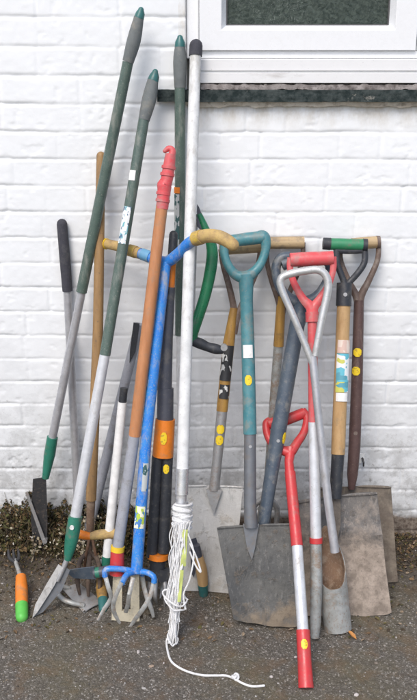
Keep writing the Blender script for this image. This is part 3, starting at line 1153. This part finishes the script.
def bar(part, pts, w, mat, ends=0):
    q = smooth_line([tuple(a) + (k,) for a, k in zip(pts, w)], 5)
    P = [W(a, b, c) for a, b, c, _ in q]
    mb = MB()
    mb.tube(P, [t.R(k[3], p_) for k, p_ in zip(q, P)], 14, round_end=ends)
    return t.mk(part, mb, mat)


bar('handlebar', [(139, 253, -.124), (152, 258, -.143), (166, 262, -.17), (178, 254, -.188), (188, 244, -.208), (196, 239, -.225)], [10.5, 11, 11.5, 11.5, 11.5, 11.5], 'blue')
bar('grip', [(104, 243.5, -.058), (112, 245, -.078), (120, 247, -.093), (130, 250.5, -.108), (140, 253.5, -.126)], [9, 10, 10, 11, 11.5], 'bar_tan', ends=1)
bar('grip', [(194, 239.5, -.222), (206, 236, -.245), (217, 236.5, -.265), (226, 240, -.28), (233, 245, -.29)], [13, 14, 14, 13.5, 12.5], 'bar_tan', ends=2)
bar('grip_band', [(129, 250, -.107), (136, 252.2, -.119)], [12, 12.4], 'bar_yellow')
bar('grip_band', [(103, 243.3, -.056), (107, 244, -.066)], [11, 11], 'yellow')
bar('grip_band', [(195, 239, -.2235), (202, 236.7, -.238)], [14.6, 15], 'bar_yellow')
bar('grip_band', [(142, 254, -.128), (150, 257, -.140)], [12, 12], 'lblue')
t.multi('cross_arms', [[(136, 572), (122, 568, .01), (107, 567, .02), (106, 574, .02)], [(136, 572), (146, 571, .01), (154, 574, .02), (154.5, 580, .02)],
                       [(136, 572), (128, 571, .03), (124, 576, .06)], [(136, 572), (142, 573, -.02), (141, 578, -.03)]], [8, 7, 6, 5.5][:4] if False else 6.0, 'blue', curve=3)
t.multi('tines', [[(106, 573, .02), (110, 585, .03), (112, 595, .02), (106, 605, .02), (99, 616, .03)],
                  [(154.5, 578, .02), (151, 592, .03), (143, 606, .03), (136, 617, .01), (130, 627, 0)],
                  [(124, 575, .06), (118, 588, .06), (115, 600, .05), (117, 610, .04), (121, 620, .03)],
                  [(141, 577, -.03), (143, 590, -.03), (147, 602, -.02), (151, 612, -.02), (153, 620, -.02)],
                  [(134, 574, .03), (131, 588, .05), (129, 600, .03), (126, 611, .01)]], 4.6, 'galv', flat=.6) if False else None
for ln in [[(106, 573, .02), (110, 585, .03), (112, 595, .02), (106, 605, .02), (99, 616, .03)],
           [(154.5, 578, .02), (151, 592, .03), (143, 606, .03), (136, 617, .01), (130, 627, 0)],
           [(124, 575, .06), (118, 588, .06), (115, 600, .05), (117, 610, .04), (121, 619, .03)],
           [(141, 577, -.03), (143, 590, -.03), (147, 602, -.02), (151, 612, -.02), (153, 620, -.02)],
           [(134, 574, .03), (131, 588, .05), (129, 600, .03), (126, 611, .01)]]:
    t.tube('tine', ln, [4.6, 4.7, 4.7, 4.4, 2.8], 'galv', curve=2, flat=.42, seg=10)

# 9 tall green pole behind the white one
t = Tool('long_handled_weeder', 'tall green pole with a pale lower tube, half hidden behind the white pole', 'garden tool', (185, 566), (180, 44, -.028))
t.tube('grip', [(180, 46), (180, 62), (180, 88)], [10.5, 14, 11.5], 'grey_grip', curve=4)
t.tube('end_cap', [(180, 38), (180, 42), (180, 47)], [6, 10, 11], 'green_cap', ends=1)
sh = t.tube('shaft', [(180, 87), (180.5, 335)], 11, 'green_tube')
t.sticker('label', (179.9, 187), (179.9, 193), 7, 11.3, 'orange', sh, shift=-.65)
t.sticker('label', (180, 194), (180, 246), 6, 11.3, 'lab_silver', sh, shift=-.65)
t.tube('lower_tube', [(180.5, 333), (183.5, 540)], 9.5, 'white')
t.tube('ferrule', [(183.5, 538), (185, 566)], [11, 7], 'ferrule')

# 10 weed puller
t = Tool('weed_puller', 'black stand-up weed puller with orange sleeve and twin tubes ending in claws', 'weed puller', (160, 604), (173, 236, -.135))
t.tube('grip', [(173.5, 235), (172, 257)], [9, 9], 'black', ends=1)
t.tube('handle_band', [(172, 256), (170.3, 288)], 9, 'orange')
t.tube('upper_tube', [(170.3, 287), (166.5, 340), (164.5, 390)], [10, 13, 15], 'slate')
t.tube('upper_tube', [(165.5, 388), (165, 422)], [16.5, 17], 'slate')
sl = t.tube('slider', [(165.3, 419), (162.8, 456)], [20, 21.5], 'orange')
t.sticker('sticker', (164.6, 430), (163.8, 442), 6, 21, 'yellow_sticker', sl)
a = t.tube('tube', [(157.5, 455, .004), (151.8, 556, .004)], [11, 11], 'black')
b = t.tube('tube', [(167.5, 455), (163.3, 552)], [11.5, 12], 'black')
t.sticker('sticker', (166.6, 463), (166.2, 472), 5.5, 11.6, 'yellow_sticker', b)
t.tube('ring', [(158.2, 553), (157.8, 558)], 21, 'orange')
t.plate('foot_pedal', [(145, 570), (158, 566), (171, 570), (172, 577), (158, 580), (146, 578)], 'black', .03, off=.006)
t.tube('head', [(158, 557), (157.5, 575)], [17, 15], 'black')
for ln in [[(151, 576), (150, 588, .02), (152, 604, .006)], [(156, 576, .02), (156, 590, .04), (157, 602, .01)], [(164.5, 574), (165.5, 590, .02), (164.5, 607, .004)], [(161, 576, -.02), (162, 590, -.03), (160, 600, -.01)]]:
    t.tube('claw', ln, [5, 4.5, 1.5], 'steel', curve=4)

# 11 tall white pole
t = Tool('clothes_prop', 'tall plain white pole with a dark cap, standing in front of the window corner', 'pole', (173, 640), (196, 47, -.045))
t.tube('end_cap', [(196, 46), (195.5, 56)], [13.5, 13.5], 'dark_foam', ends=1)
t.tube('pole', [(195.5, 55), (182.5, 470)], [11.5, 12.2], 'off_white')
t.tube('lower_sleeve', [(182.5, 468), (181.6, 494)], [13.4, 13.4], 'alu_bright')
t.tube('foot_tube', [(181.6, 493), (173, 640)], [11, 10], 'alu_bright')
white_pole = t

# 12 cord wound round its foot, tail on the ground
CORD = .0024


def cord_thing():
    base = white_pole.p(176, 600)
    r = bpy.data.objects.new('cord', None)
    COL.objects.link(r)
    r.location = G(173, 640)
    r['label'] = 'white cord tangled round the white pole foot, its knotted tail on the ground'
    r['category'] = 'cord'
    loc = Vector(r.location)

    def axis_pt(v):            # v 0..1 from the top of the windings down
        py = 500 + 140 * v
        px = 182 - 9 * v
        return px, py
    rg = random.Random(5)
    # tight windings at the top
    mb = MB()
    for turn in range(2):
        pts = []
        for k in range(150):
            a = k / 12 * 2 * math.pi
            py = 503 + 24 * k / 149 + turn * 1.2
            px = 183.0 - .05 * (py - 503)
            rad = .0235 + .0025 * math.sin(k * .7 + turn * 2) + .002 * rg.uniform(-1, 1)
            c = white_pole.p(px, py, 0)
            pts.append(c + white_pole.S * math.cos(a + turn) * rad + white_pole.N * math.sin(a + turn) * rad)
        mb.tube([Vector(p_) for p_ in smooth_line([tuple(p_) for p_ in pts], 2)], CORD * 1.25, 7)
    o = mb.build('winding', MT['rope'], None, loc)
    o.parent = r
    # hanging loops and strands
    mb = MB()
    for i in range(54):
        x0 = rg.uniform(-8.5, 8.5)
        off0 = rg.uniform(.006, .03)
        pts = []
        n = 8
        vend = rg.choice([.45, .55, .7, .85, .95, 1.0, 1.0, 1.0])
        for k in range(n + 1):
            v = .14 + (vend - .14) * k / n
            px, py = axis_pt(v)
            spread = (1 - .62 * v) * (1 + .3 * math.sin(v * 9 + i)) + (.35 if .6 < v < .72 else 0)
            q = white_pole.p(px + x0 * spread + rg.uniform(-1.7, 1.7), py, off0 * (1 - .45 * v) + .012 + rg.uniform(-.003, .003))
            q.z = max(q.z, .004)
            pts.append(tuple(q))
        mb.tube([Vector(p_) for p_ in smooth_line(pts, 4)], CORD * rg.uniform(.55, 1.05), 6)
    # a few crossing loops
    for py, w in ((594, 12), (600, 10), (634, 5)):
        px = 182 - 9 * (py - 500) / 140
        pts = []
        for k in range(13):
            a = k / 12 * 2 * math.pi
            q = white_pole.p(px + math.cos(a) * w + rg.uniform(-1, 1), py + math.sin(a) * rg.uniform(2, 6) + math.cos(a) * 4, .016 + .026 * max(0, math.sin(a)) + rg.uniform(0, .006))
            q.z = max(q.z, .004)
            pts.append(tuple(q))
        mb.tube([Vector(p_) for p_ in smooth_line(pts, 4)], CORD, 6)
    # loose loop on the right
    for lp in ([(190, 540), (196, 552), (201, 568), (196, 562), (190, 548)], [(188, 530), (194, 550), (190, 575), (184, 590), (186, 605)]):
        q = smooth_line([tuple(white_pole.p(a_, b_, .034)) for a_, b_ in lp], 6)
        mb.tube([Vector(p_) for p_ in q], CORD, 6)
    o = mb.build('strand', MT['rope'], None, loc)
    o.parent = r
    # tail on the ground
    px = [(172, 632), (167, 640), (167.5, 650), (171, 660), (179, 667), (190, 672), (203, 674.5), (217, 675), (226, 675.5), (234, 678), (243, 683), (252, 686), (264, 686)]
    mb = MB()
    P = [G(a_, b_) for a_, b_ in px]
    P = [Vector((p_.x, p_.y, gz(p_.x, p_.y) + .0032)) for p_ in P]
    P[0] = white_pole.p(173, 630, .02)
    mb.tube([Vector(p_) for p_ in smooth_line([tuple(p_) for p_ in P], 8)], CORD * 1.25, 8, round_end=2)
    o = mb.build('tail', MT['rope'], None, loc)
    o.parent = r
    mb = MB()
    c = G(235, 677.5)
    c.z = gz(c.x, c.y) + .007
    pts = []
    for k in range(31):
        a = k / 30 * 2 * math.pi
        pts.append(c + Vector((math.cos(2 * a) * (.006 + .003 * math.cos(3 * a)), math.sin(2 * a) * (.006 + .003 * math.cos(3 * a)) + .004 * math.sin(a), .004 * math.sin(3 * a))))
    mb.tube(pts, CORD * 1.3, 7)
    o = mb.build('knot', MT['rope'], None, loc)
    o.parent = r
    # lime strip tied in with it
    mb = MB()
    g1 = [[white_pole.p(185.5 + (u - 1) * 2.6 - .055 * (v * 5), 526 + v * 5.2, .036 + .003 * math.sin(v * 1.3 + u)) for u in range(3)] for v in range(8)]
    mb.sheet(g1, .002)
    g1 = [[white_pole.p(182.5 + (u - 1) * 1.6 - .1 * (v * 5), 566 + v * 5.2, .036 + .003 * math.sin(v * 1.3 + u)) for u in range(3)] for v in range(7)]
    mb.sheet(g1, .002)
    o = mb.build('lime_strip', MT['lime'], None, loc)
    o.parent = r


cord_thing()

# 13 green framed bow saw
t = Tool('bow_saw', 'dark green tubular saw frame with a black grip, just right of the white pole', 'saw', (206, 356), (202, 214, -.13), foot_y=-.20)
t.tube('frame', [(199, 214), (205, 228), (211.5, 246), (211.5, 264), (206, 292), (198, 318), (193, 334), (194, 342)], [6, 8, 11, 12, 11.5, 11, 10.5, 9], 'saw_green', curve=6)
t.plate('frame_tip', [(197, 204), (199, 207), (207.5, 229), (201, 231), (197, 226)], 'slate', .012)
t.tube('grip', [(193, 341), (200, 343.5), (208, 347), (216, 349), (223, 350.5)], [10, 11, 9.5, 10.5, 7], 'black', curve=4)
t.tube('bolt', [(224, 347, -.004), (224, 347, .012)], 7, 'steel')
t.plate('saw_blade', [(195, 214), (198, 214), (194, 336), (189, 336)], 'steel', .002, off=-.004)

# 14 wooden Y handled stainless spade
t = Tool('garden_spade', 'stainless steel spade with a varnished wooden shaft and black printed label', 'spade', (206, 593), (240, 248, -.045))
t.tube('grip', [(219, 249), (263, 246)], [13, 13], 'wood_grip')
t.multi('yoke', [[(221, 249), (223.5, 266), (230, 290), (234, 312), (232, 334)], [(261, 247), (257.5, 268), (246, 296), (237.5, 316), (234, 334)]], [6, 6, 6.5, 7, 7], 'brown_strap', flat=.7, curve=5)
sh = t.tube('shaft', [(234, 308), (228.5, 345), (222, 411)], [8, 12, 11.5], 'wood_yellow')
t.sticker('label', (228.4, 345), (225, 380), 10.5, 12.4, 'lab_black', sh)
t.sticker('label', (224.7, 384), (223.6, 398), 9, 12.2, 'lab_black', sh)
so = t.tube('socket', [(222.2, 409), (217, 462), (214, 490)], [11, 10, 10.5], 'steel')
t.sticker('sticker', (220.7, 424), (220, 433), 7, 11, 'yellow_sticker', so)
t.sticker('sticker', (219.8, 434.5), (219, 444), 7, 11, 'yellow_sticker', so)
b = t.blade('blade', (181, 486), (243, 487), (233, 594), (177, 591), 'stainless', curve=.010, th=.002, dent=.0006, tread=.003, seed=3)
t.plate('tang', [(206, 489), (222, 489), (213.5, 514)], 'steel', .008, off=.006, parent=b)

# 15 teal spade
t = Tool('digging_spade', 'teal D handled spade with a wide worn dark blade at the front', 'spade', (264, 630), (245, 236, -.095))
t.tube('grip', [(227, 241.5), (247, 239), (264, 237)], [12, 13, 13], 'teal')
t.tube('yoke', [(256, 237), (262, 236), (265.2, 240), (265.5, 250), (261, 263), (254, 272), (246, 277), (236, 275), (228.5, 266), (224.5, 255), (224.5, 246), (227, 241), (233, 240.5)], [9, 12, 11.5, 9, 9, 10.5, 13, 10.5, 9, 9, 10, 12, 9], 'teal', curve=5)
sh = t.tube('shaft', [(246, 275), (246.5, 300), (248, 350), (250, 434)], [16, 13, 13.5, 13.5], 'teal')
t.sticker('label', (248, 345), (248.4, 358), 9, 13.8, 'white_label', sh, shift=-.1)
t.sticker('sticker', (248.6, 375), (248.9, 385), 6.5, 13.7, 'yellow_sticker', sh, shift=-.1)
so = t.tube('socket', [(250, 432), (250, 500), (251, 527)], [12, 12.5, 13.5], 'pewter')
t.tube('rivet', [(250, 446, .014), (250, 446, .0185)], 3.2, 'steel', parent=so)
b = t.blade('blade', (217, 528), (292, 524), (297, 629), (234, 622), 'blade_dark', curve=.012, th=.0028, wave=.006, round_c=.022, dent=.002, tread=.0035, seed=5, dip=.004)
t.plate('tang', [(243, 524), (259, 524), (255, 548), (252, 560), (247, 548)], 'pewter', .006, off=-.003, parent=b)

# 16 wooden T handled spade hidden behind
t = Tool('border_fork', 'old tool with a pale wooden T grip and forked straps behind the blue-grey spade', 'garden tool', (262, 562), (286, 243, -.03))
t.tube('grip', [(266, 243), (304, 242.5)], [12, 12.5], 'wood_grip')
t.multi('yoke', [[(267.5, 243), (267, 262), (272, 282), (279, 304), (280, 322)], [(303, 242.5), (302, 262), (293, 284), (284, 306), (281.5, 322)]], [5, 5, 5.5, 6, 6], 'brown_strap', curve=5)
t.tube('shaft', [(281.5, 296), (278.5, 346)], [9, 10.5], 'wood_yellow')
t.tube('socket', [(278.5, 344), (274, 400), (267, 500)], [9.5, 9, 9], 'galv')
for k in (-1.5, -.5, .5, 1.5):
    t.tube('tine', [(266.5, 496), (265 + k * 8, 508), (263 + k * 8, 535), (262 + k * 8, 562)], [6, 5.5, 5, 3], 'steel', curve=3)

# 17 blue-grey spade
t = Tool('digging_spade', 'blue-grey plastic D handled spade crossing behind the short red handle', 'spade', (270, 619), (312, 262, -.085))
t.tube('grip', [(282, 265), (300, 258), (322, 259)], [12, 12, 12], 'steelblue')
t.tube('yoke', [(323, 258), (330, 266), (327, 282), (317, 297), (303, 303), (289, 298), (279, 285), (276, 268), (281, 258), (290, 256.5)], [10, 10, 10, 12, 14, 11, 9.5, 9.5, 10, 10], 'steelblue', curve=5)
t.tube('shaft', [(303, 302), (297, 325), (279, 428)], [18, 15.5, 15.5], 'steelblue')
so = t.tube('socket', [(279.5, 424), (272, 470), (263, 527)], [16, 14, 12], 'steelblue')
t.tube('rivet', [(277.6, 440, .018), (277.6, 440, .023)], 3.5, 'steel', parent=so)
t.sticker('sticker', (278.6, 431), (276.8, 442), 5, 15.8, 'yellow_sticker', so, shift=.9)
t.blade('blade', (231, 527), (291, 527), (299, 618), (243, 620), 'blade_rust', curve=.010, th=.0028, tread=.004, seed=8, dent=.002)

# 18 red T over galvanised tube
t = Tool('garden_tool', 'faded red D handled tool with a red and white shaft and grey steel foot', 'garden tool', (315, 638), (312, 262, -.14))
t.tube('grip', [(290, 260), (311, 259), (333, 258)], [14, 14.5, 14], 'red_faded')
t.multi('yoke', [[(291, 258), (290, 268), (294, 283), (303, 299), (311, 308), (312, 322)], [(332.5, 257), (333, 270), (328, 286), (319, 300), (313, 309), (312.5, 322)]], [8, 6.5, 7, 8.5, 11, 11], 'red_faded', curve=5, flat=.8)
t.tube('collar', [(312, 312), (312.3, 322)], [13.5, 13.5], 'red_faded')
t.tube('upper_tube', [(312.2, 318), (313.5, 424)], [9.5, 10], 'red_faded')
t.tube('middle_tube', [(313.5, 422), (316, 540)], [10.5, 11.5], 'silver_paint')
t.tube('ring', [(316, 537.5), (316.1, 543)], 13.2, 'red')
t.tube('steel_foot', [(316, 541), (316.5, 580), (315.5, 622), (315, 638)], [11.5, 12, 11, 8], 'galv')

# 19 bent silver loop with bulb planter
t = Tool('bulb_planter', 'bulb planter with a bent silver loop handle and a rusty tubular cutter', 'bulb planter', (339, 635), (302, 276, -.215))
t.tube('loop', [(313.5, 366), (308, 352), (295, 320), (282, 290), (281, 279), (288, 274.5), (304, 271), (318, 270), (326, 276), (328, 289), (322, 318), (315, 356)], [7, 7, 7, 7.5, 8, 8, 8, 8, 8, 8, 7.5, 6.5], 'alu_worn', curve=6)
t.tube('shaft', [(312.5, 356), (319, 420), (328, 500), (335, 552)], [8, 8, 8.5, 9], 'alu')
mb = MB()
cb = t.p(340, 634)
ct = t.p(331, 560)
ax = (ct - cb).normalized()
fr_ = (t.N - ax * t.N.dot(ax)).normalized()
sd = ax.cross(fr_)
if sd.x < 0:
    sd = -sd
L = (ct - cb).length
rb = t.R(27, cb)
seg, rows = 36, 12
grid = []
for j in range(rows + 1):
    row = []
    for i in range(seg + 1):
        a = 2 * math.pi * i / seg
        c = math.cos(a)          # 1 = front
        hh = L * (.60 + .80 * ((1 - c) * .5) ** 1.35)
        v = j / rows
        rr = rb * (1 + .10 * min(1, v * hh / L) - .75 * max(0, v * hh / L - .85) ** 1.2)
        row.append(cb + ax * (hh * v) + (fr_ * (c * .85 - .85) + sd * math.sin(a)) * rr)
    grid.append(row)
mb.sheet(grid, .0016)
cu = t.mk('cutter', mb, 'galv')
grid = []
for j in range(rows + 1):
    row = []
    for i in range(seg + 1):
        a = 2 * math.pi * i / seg
        c = math.cos(a)
        hh = L * (.60 + .80 * ((1 - c) * .5) ** 1.35) - .0008
        v = j / rows
        rr = rb * (1 + .10 * min(1, v * hh / L) - .75 * max(0, v * hh / L - .85) ** 1.2)
        r2 = rr - .0026
        row.append(cb + ax * (.001 + hh * v) + fr_ * (c * .85 * r2 - .85 * rr) + sd * math.sin(a) * r2)
    grid.append(row)
mb = MB()
mb.sheet(grid, .0012)
t.mk('rusty_lining', mb, 'planter_rust', cu)

# 20 short red D handled tool at the front
t = Tool('garden_tool', 'short red and white shaft with a red D handle, standing foremost on the ground', 'garden tool', (306, 688), (288, 412, -.165))
t.tube('grip', [(268, 424), (286, 420), (304, 413)], [11, 11, 11], 'red')
t.tube('yoke', [(302, 411), (307, 418), (304, 432), (297, 443), (291, 452), (287, 452), (275, 446), (268, 436), (266, 424), (270, 420)], [9, 8, 8, 9, 10, 10, 9, 8, 7.5, 7], 'red', curve=5)
t.tube('neck', [(290.5, 448), (289, 462), (290, 476)], [11, 9, 10], 'red')
t.tube('upper_tube', [(290, 472), (297, 546)], [11, 12], 'red')
t.tube('middle_tube', [(297, 544), (303, 632)], [11, 11.5], 'silver_paint')
ft = t.tube('foot_sleeve', [(303, 630), (304.5, 660), (306, 688)], [14, 14, 15.5], 'red')
t.sticker('sticker', (303.4, 640), (303.9, 650), 6, 14.4, 'yellow_sticker', ft)

# 21 green T grip, black yoke, wooden shaft, mud caked blade
t = Tool('square_shovel', 'shovel with a green grip, black yoke, pale wooden shaft and mud caked blade', 'shovel', (356, 618), (345, 246, -.075))
t.tube('grip', [(330, 244), (365, 245)], [12, 12], 'green')
t.tube('grip_end', [(323, 243.5), (330.5, 244)], [12, 12.6], 'black')
t.tube('grip_end', [(362.5, 245), (367, 245.3)], [13, 13], 'black')
t.multi('yoke', [[(336.5, 249), (337, 263), (341, 274), (344.5, 284), (344.5, 292)], [(364.5, 247), (364.5, 262), (357, 274), (348, 284), (345, 292)], [(336, 250), (350, 251), (365, 250)]], 6.5, 'black', curve=4, flat=.8)
co = t.tube('collar', [(344.3, 283), (343.6, 306)], [15, 15.5], 'black')
t.tube('rivet', [(344, 295, .020), (344, 295, .024)], 4, 'steel', parent=co)
sh = t.tube('shaft', [(343.8, 303), (338, 454)], [13.5, 14], 'wood_pale')
t.sticker('label', (342.6, 340), (342, 353), 12, 14.4, 'lab_pink', sh, shift=.15)
t.sticker('label', (342, 353.5), (340.5, 392), 12, 14.5, 'lab_bright', sh, shift=.1)
t.sticker('label', (340.5, 392.5), (340.2, 401), 11, 14.5, 'white_label', sh, shift=.1)
t.tube('socket', [(338.2, 451), (335.3, 498)], [13, 12], 'black')
b = t.blade('blade', (292, 503), (377, 493), (392, 616), (304, 619), 'blade_mud', ridge=.30, curve=.020, th=.0035, wave=.01, round_c=.03, dent=.004, seed=12, tread=.005)
t.plate('tang', [(330, 494), (341, 494), (341, 525), (337, 545), (333, 525)], 'blade_mud_dark', .010, off=-.012, parent=b)

# 22 brown shaft shovel
t = Tool('square_shovel', 'shovel with a dark brown shaft, wooden T grip and two yellow stickers', 'shovel', (362, 585), (366, 244, -.032))
t.tube('grip', [(352, 244), (379, 242)], [12, 12.5], 'wood_grip')
t.tube('grip_end', [(376.5, 242.2), (380, 242)], [13.2, 12.6], 'brown_strap')
t.multi('yoke', [[(340, 246), (341, 262), (349, 282), (357, 298), (358.5, 312)], [(378.5, 243), (377.5, 260), (369, 280), (361, 296), (359, 312)]], [5.5, 5.5, 6.5, 8, 8.5], 'brown_strap', curve=5, flat=.8)
sh = t.tube('shaft', [(359, 300), (357, 380), (354.5, 446), (352.5, 474), (351.5, 489)], [10, 11.5, 12, 11, 6.5], 'brown')
t.sticker('sticker', (357.2, 347.5), (357, 356), 7.5, 12, 'yellow_sticker', sh, shift=-.1)
t.sticker('sticker', (356.5, 366), (356.4, 374.5), 7.5, 12, 'yellow_sticker', sh, shift=-.25)
t.tube('rivet', [(354.6, 432, .014), (354.6, 432, .018)], 4, 'brown_strap', parent=sh)
t.blade('blade', (312, 489), (391, 487), (398, 583), (322, 588), 'blade_mud_dark', curve=.016, th=.003, round_c=.02, dent=.003, seed=15, tread=.004)

# ------------------------------------------------------------------ small things on the ground
# orange and green hand fork lying bottom left
t = Tool('hand_fork', 'small hand fork with an orange and green handle lying at the far left', 'hand fork', (22, 617), (21, 560, -.20))
t.tube('handle', [(22, 607, .006), (21.8, 590, .006), (21.2, 578, .006)], [12.5, 12.5, 10.5], 'orange', curve=4)
t.tube('handle_end', [(22, 606, .006), (22.2, 618, .006)], [13, 12.5], 'bright_green', ends=2)
t.tube('tang', [(21.2, 579, .006), (18, 569), (15, 560)], [5, 4, 4], 'galv')
for k in (-1, 0, 1):
    t.tube('tine', [(15, 562), (14.5 + 4 * k, 559), (14 + 5 * k, 556), (13.5 + 5 * k, 551, .006)], [4, 4, 3.5, 2], 'black_iron', curve=4)

# grey hoe head lying flat
t = Tool('hoe_head', 'grey steel hoe plate with a curved neck lying flat beside the bright blades', 'hoe', (88, 613), (78, 584, -.245))
t.blade('plate', (63, 590), (80, 584), (104, 603), (84, 613), 'steel', curve=-.006, th=.003, nu=10, nv=10, dent=.001, seed=2)
t.tube('neck', [(84, 607, .006), (74, 608, .016), (65, 606.5, .022), (59, 602, .025), (57.5, 596, .024), (62, 591, .016), (70, 590, .006)], [5, 5, 5.2, 5.2, 5, 4.5, 4], 'galv', curve=5)

# dark blue trowel lying across
t = Tool('hand_trowel', 'dark blue grey trowel lying sideways behind the garden claw', 'trowel', (90, 583), (90, 566, -.325), foot_y=-.315)
t.plate('blade', [(65, 571), (74, 569), (94, 566.5), (96, 579), (74, 578)], 'steelblue', .003)
t.tube('handle', [(94, 573), (112, 570)], [10, 11], 'slate', ends=2)
t.tube('ferrule', [(96, 572.8), (100, 572.2)], [11, 11], 'ferrule')

# yellow wooden handle with a green cap under the claw
t = Tool('hand_cultivator', 'short yellow wooden handle with a teal cap tucked behind the claw tines', 'hand tool', (103, 609), (102, 572, -.24))
t.tube('handle', [(102, 573), (101.5, 588), (103, 601)], [8, 11, 9.5], 'wood_yellow', curve=4)
t.tube('end_cap', [(103, 599), (103.2, 609)], [10.5, 9], 'green_cap', ends=2)
t.tube('tang', [(102, 575), (101.5, 560)], [4, 4], 'steel')

# handle with orange collar resting over the cultivator head
t = Tool('hand_weeder', 'short tan handle with an orange end lying across the cultivator head', 'hand tool', (96, 566), (96, 534, -.26), foot_y=-.25)
t.tube('handle', [(90, 536.5), (100, 534.5), (117, 533.5)], [7, 10, 10], 'bar_tan', curve=4, ends=2)
t.tube('end_cap', [(79, 534), (85, 535.5), (91, 536.5)], [9, 8.5, 7], 'orange', ends=1)
t.multi('prongs', [[(90, 536), (88, 545, .015), (86, 556, .01), (84, 570)], [(92, 536), (95, 546, .015), (97, 557, .01), (99, 571)]], 3, 'rust')

# trowel handle by the cord
t = Tool('hand_trowel', 'wooden handled trowel with a teal cap, upside down against the stainless blade', 'trowel', (203.5, 594), (195, 540, -.30))
t.tube('handle', [(198.5, 556), (201.5, 570), (203.2, 586)], [8.5, 11.5, 10], 'wood_pale', curve=4)
t.tube('end_cap', [(203, 584), (203.6, 594)], [11, 9], 'green_cap', ends=2)
t.tube('ferrule', [(198.8, 558), (196.5, 545)], [8.5, 7], 'slate')
t.plate('blade', [(190, 542), (196, 540), (199, 550), (197, 565), (194, 580), (191, 575)], 'slate', .003, off=-.012)

# orange leaf
lf = leaves('fallen_leaf', [(G(352, 635.5) + Vector((0, 0, .003)), .019, Vector((.15, -.2, 1)), 1.4, .34)], MT['leaf'])
lf['label'] = 'curled orange brown leaf on the ground beside the bulb planter'
lf['category'] = 'leaf'

# ------------------------------------------------------------------ light
w = bpy.data.worlds.new('World')
scn.world = w
w.use_nodes = True
nt = w.node_tree
bg = nt.nodes['Background']
sky = nt.nodes.new('ShaderNodeTexSky')
sky.sky_type = 'NISHITA'
sky.sun_disc = False
EL, AZ = math.radians(52), math.radians(200)
sky.sun_elevation = EL
sky.sun_rotation = AZ
sky.air_density = 1.0
sky.dust_density = 2.7
sky.ozone_density = 1.0
nt.links.new(sky.outputs[0], bg.inputs[0])
bg.inputs[1].default_value = .125
sd_ = bpy.data.lights.new('sun', 'SUN')
sd_.energy = 1.35
sd_.angle = math.radians(28)
sd_.color = (1, .965, .925)
so_ = bpy.data.objects.new('sun', sd_)
COL.objects.link(so_)
dirv = Vector((math.sin(AZ) * math.cos(EL), math.cos(AZ) * math.cos(EL), math.sin(EL)))
so_.rotation_euler = dirv.to_track_quat('Z', 'Y').to_euler()

vs = scn.view_settings
vs.view_transform = 'Standard'
vs.look = 'None'
vs.gamma = 1
vs.use_curve_mapping = False
vs.exposure = 0.64
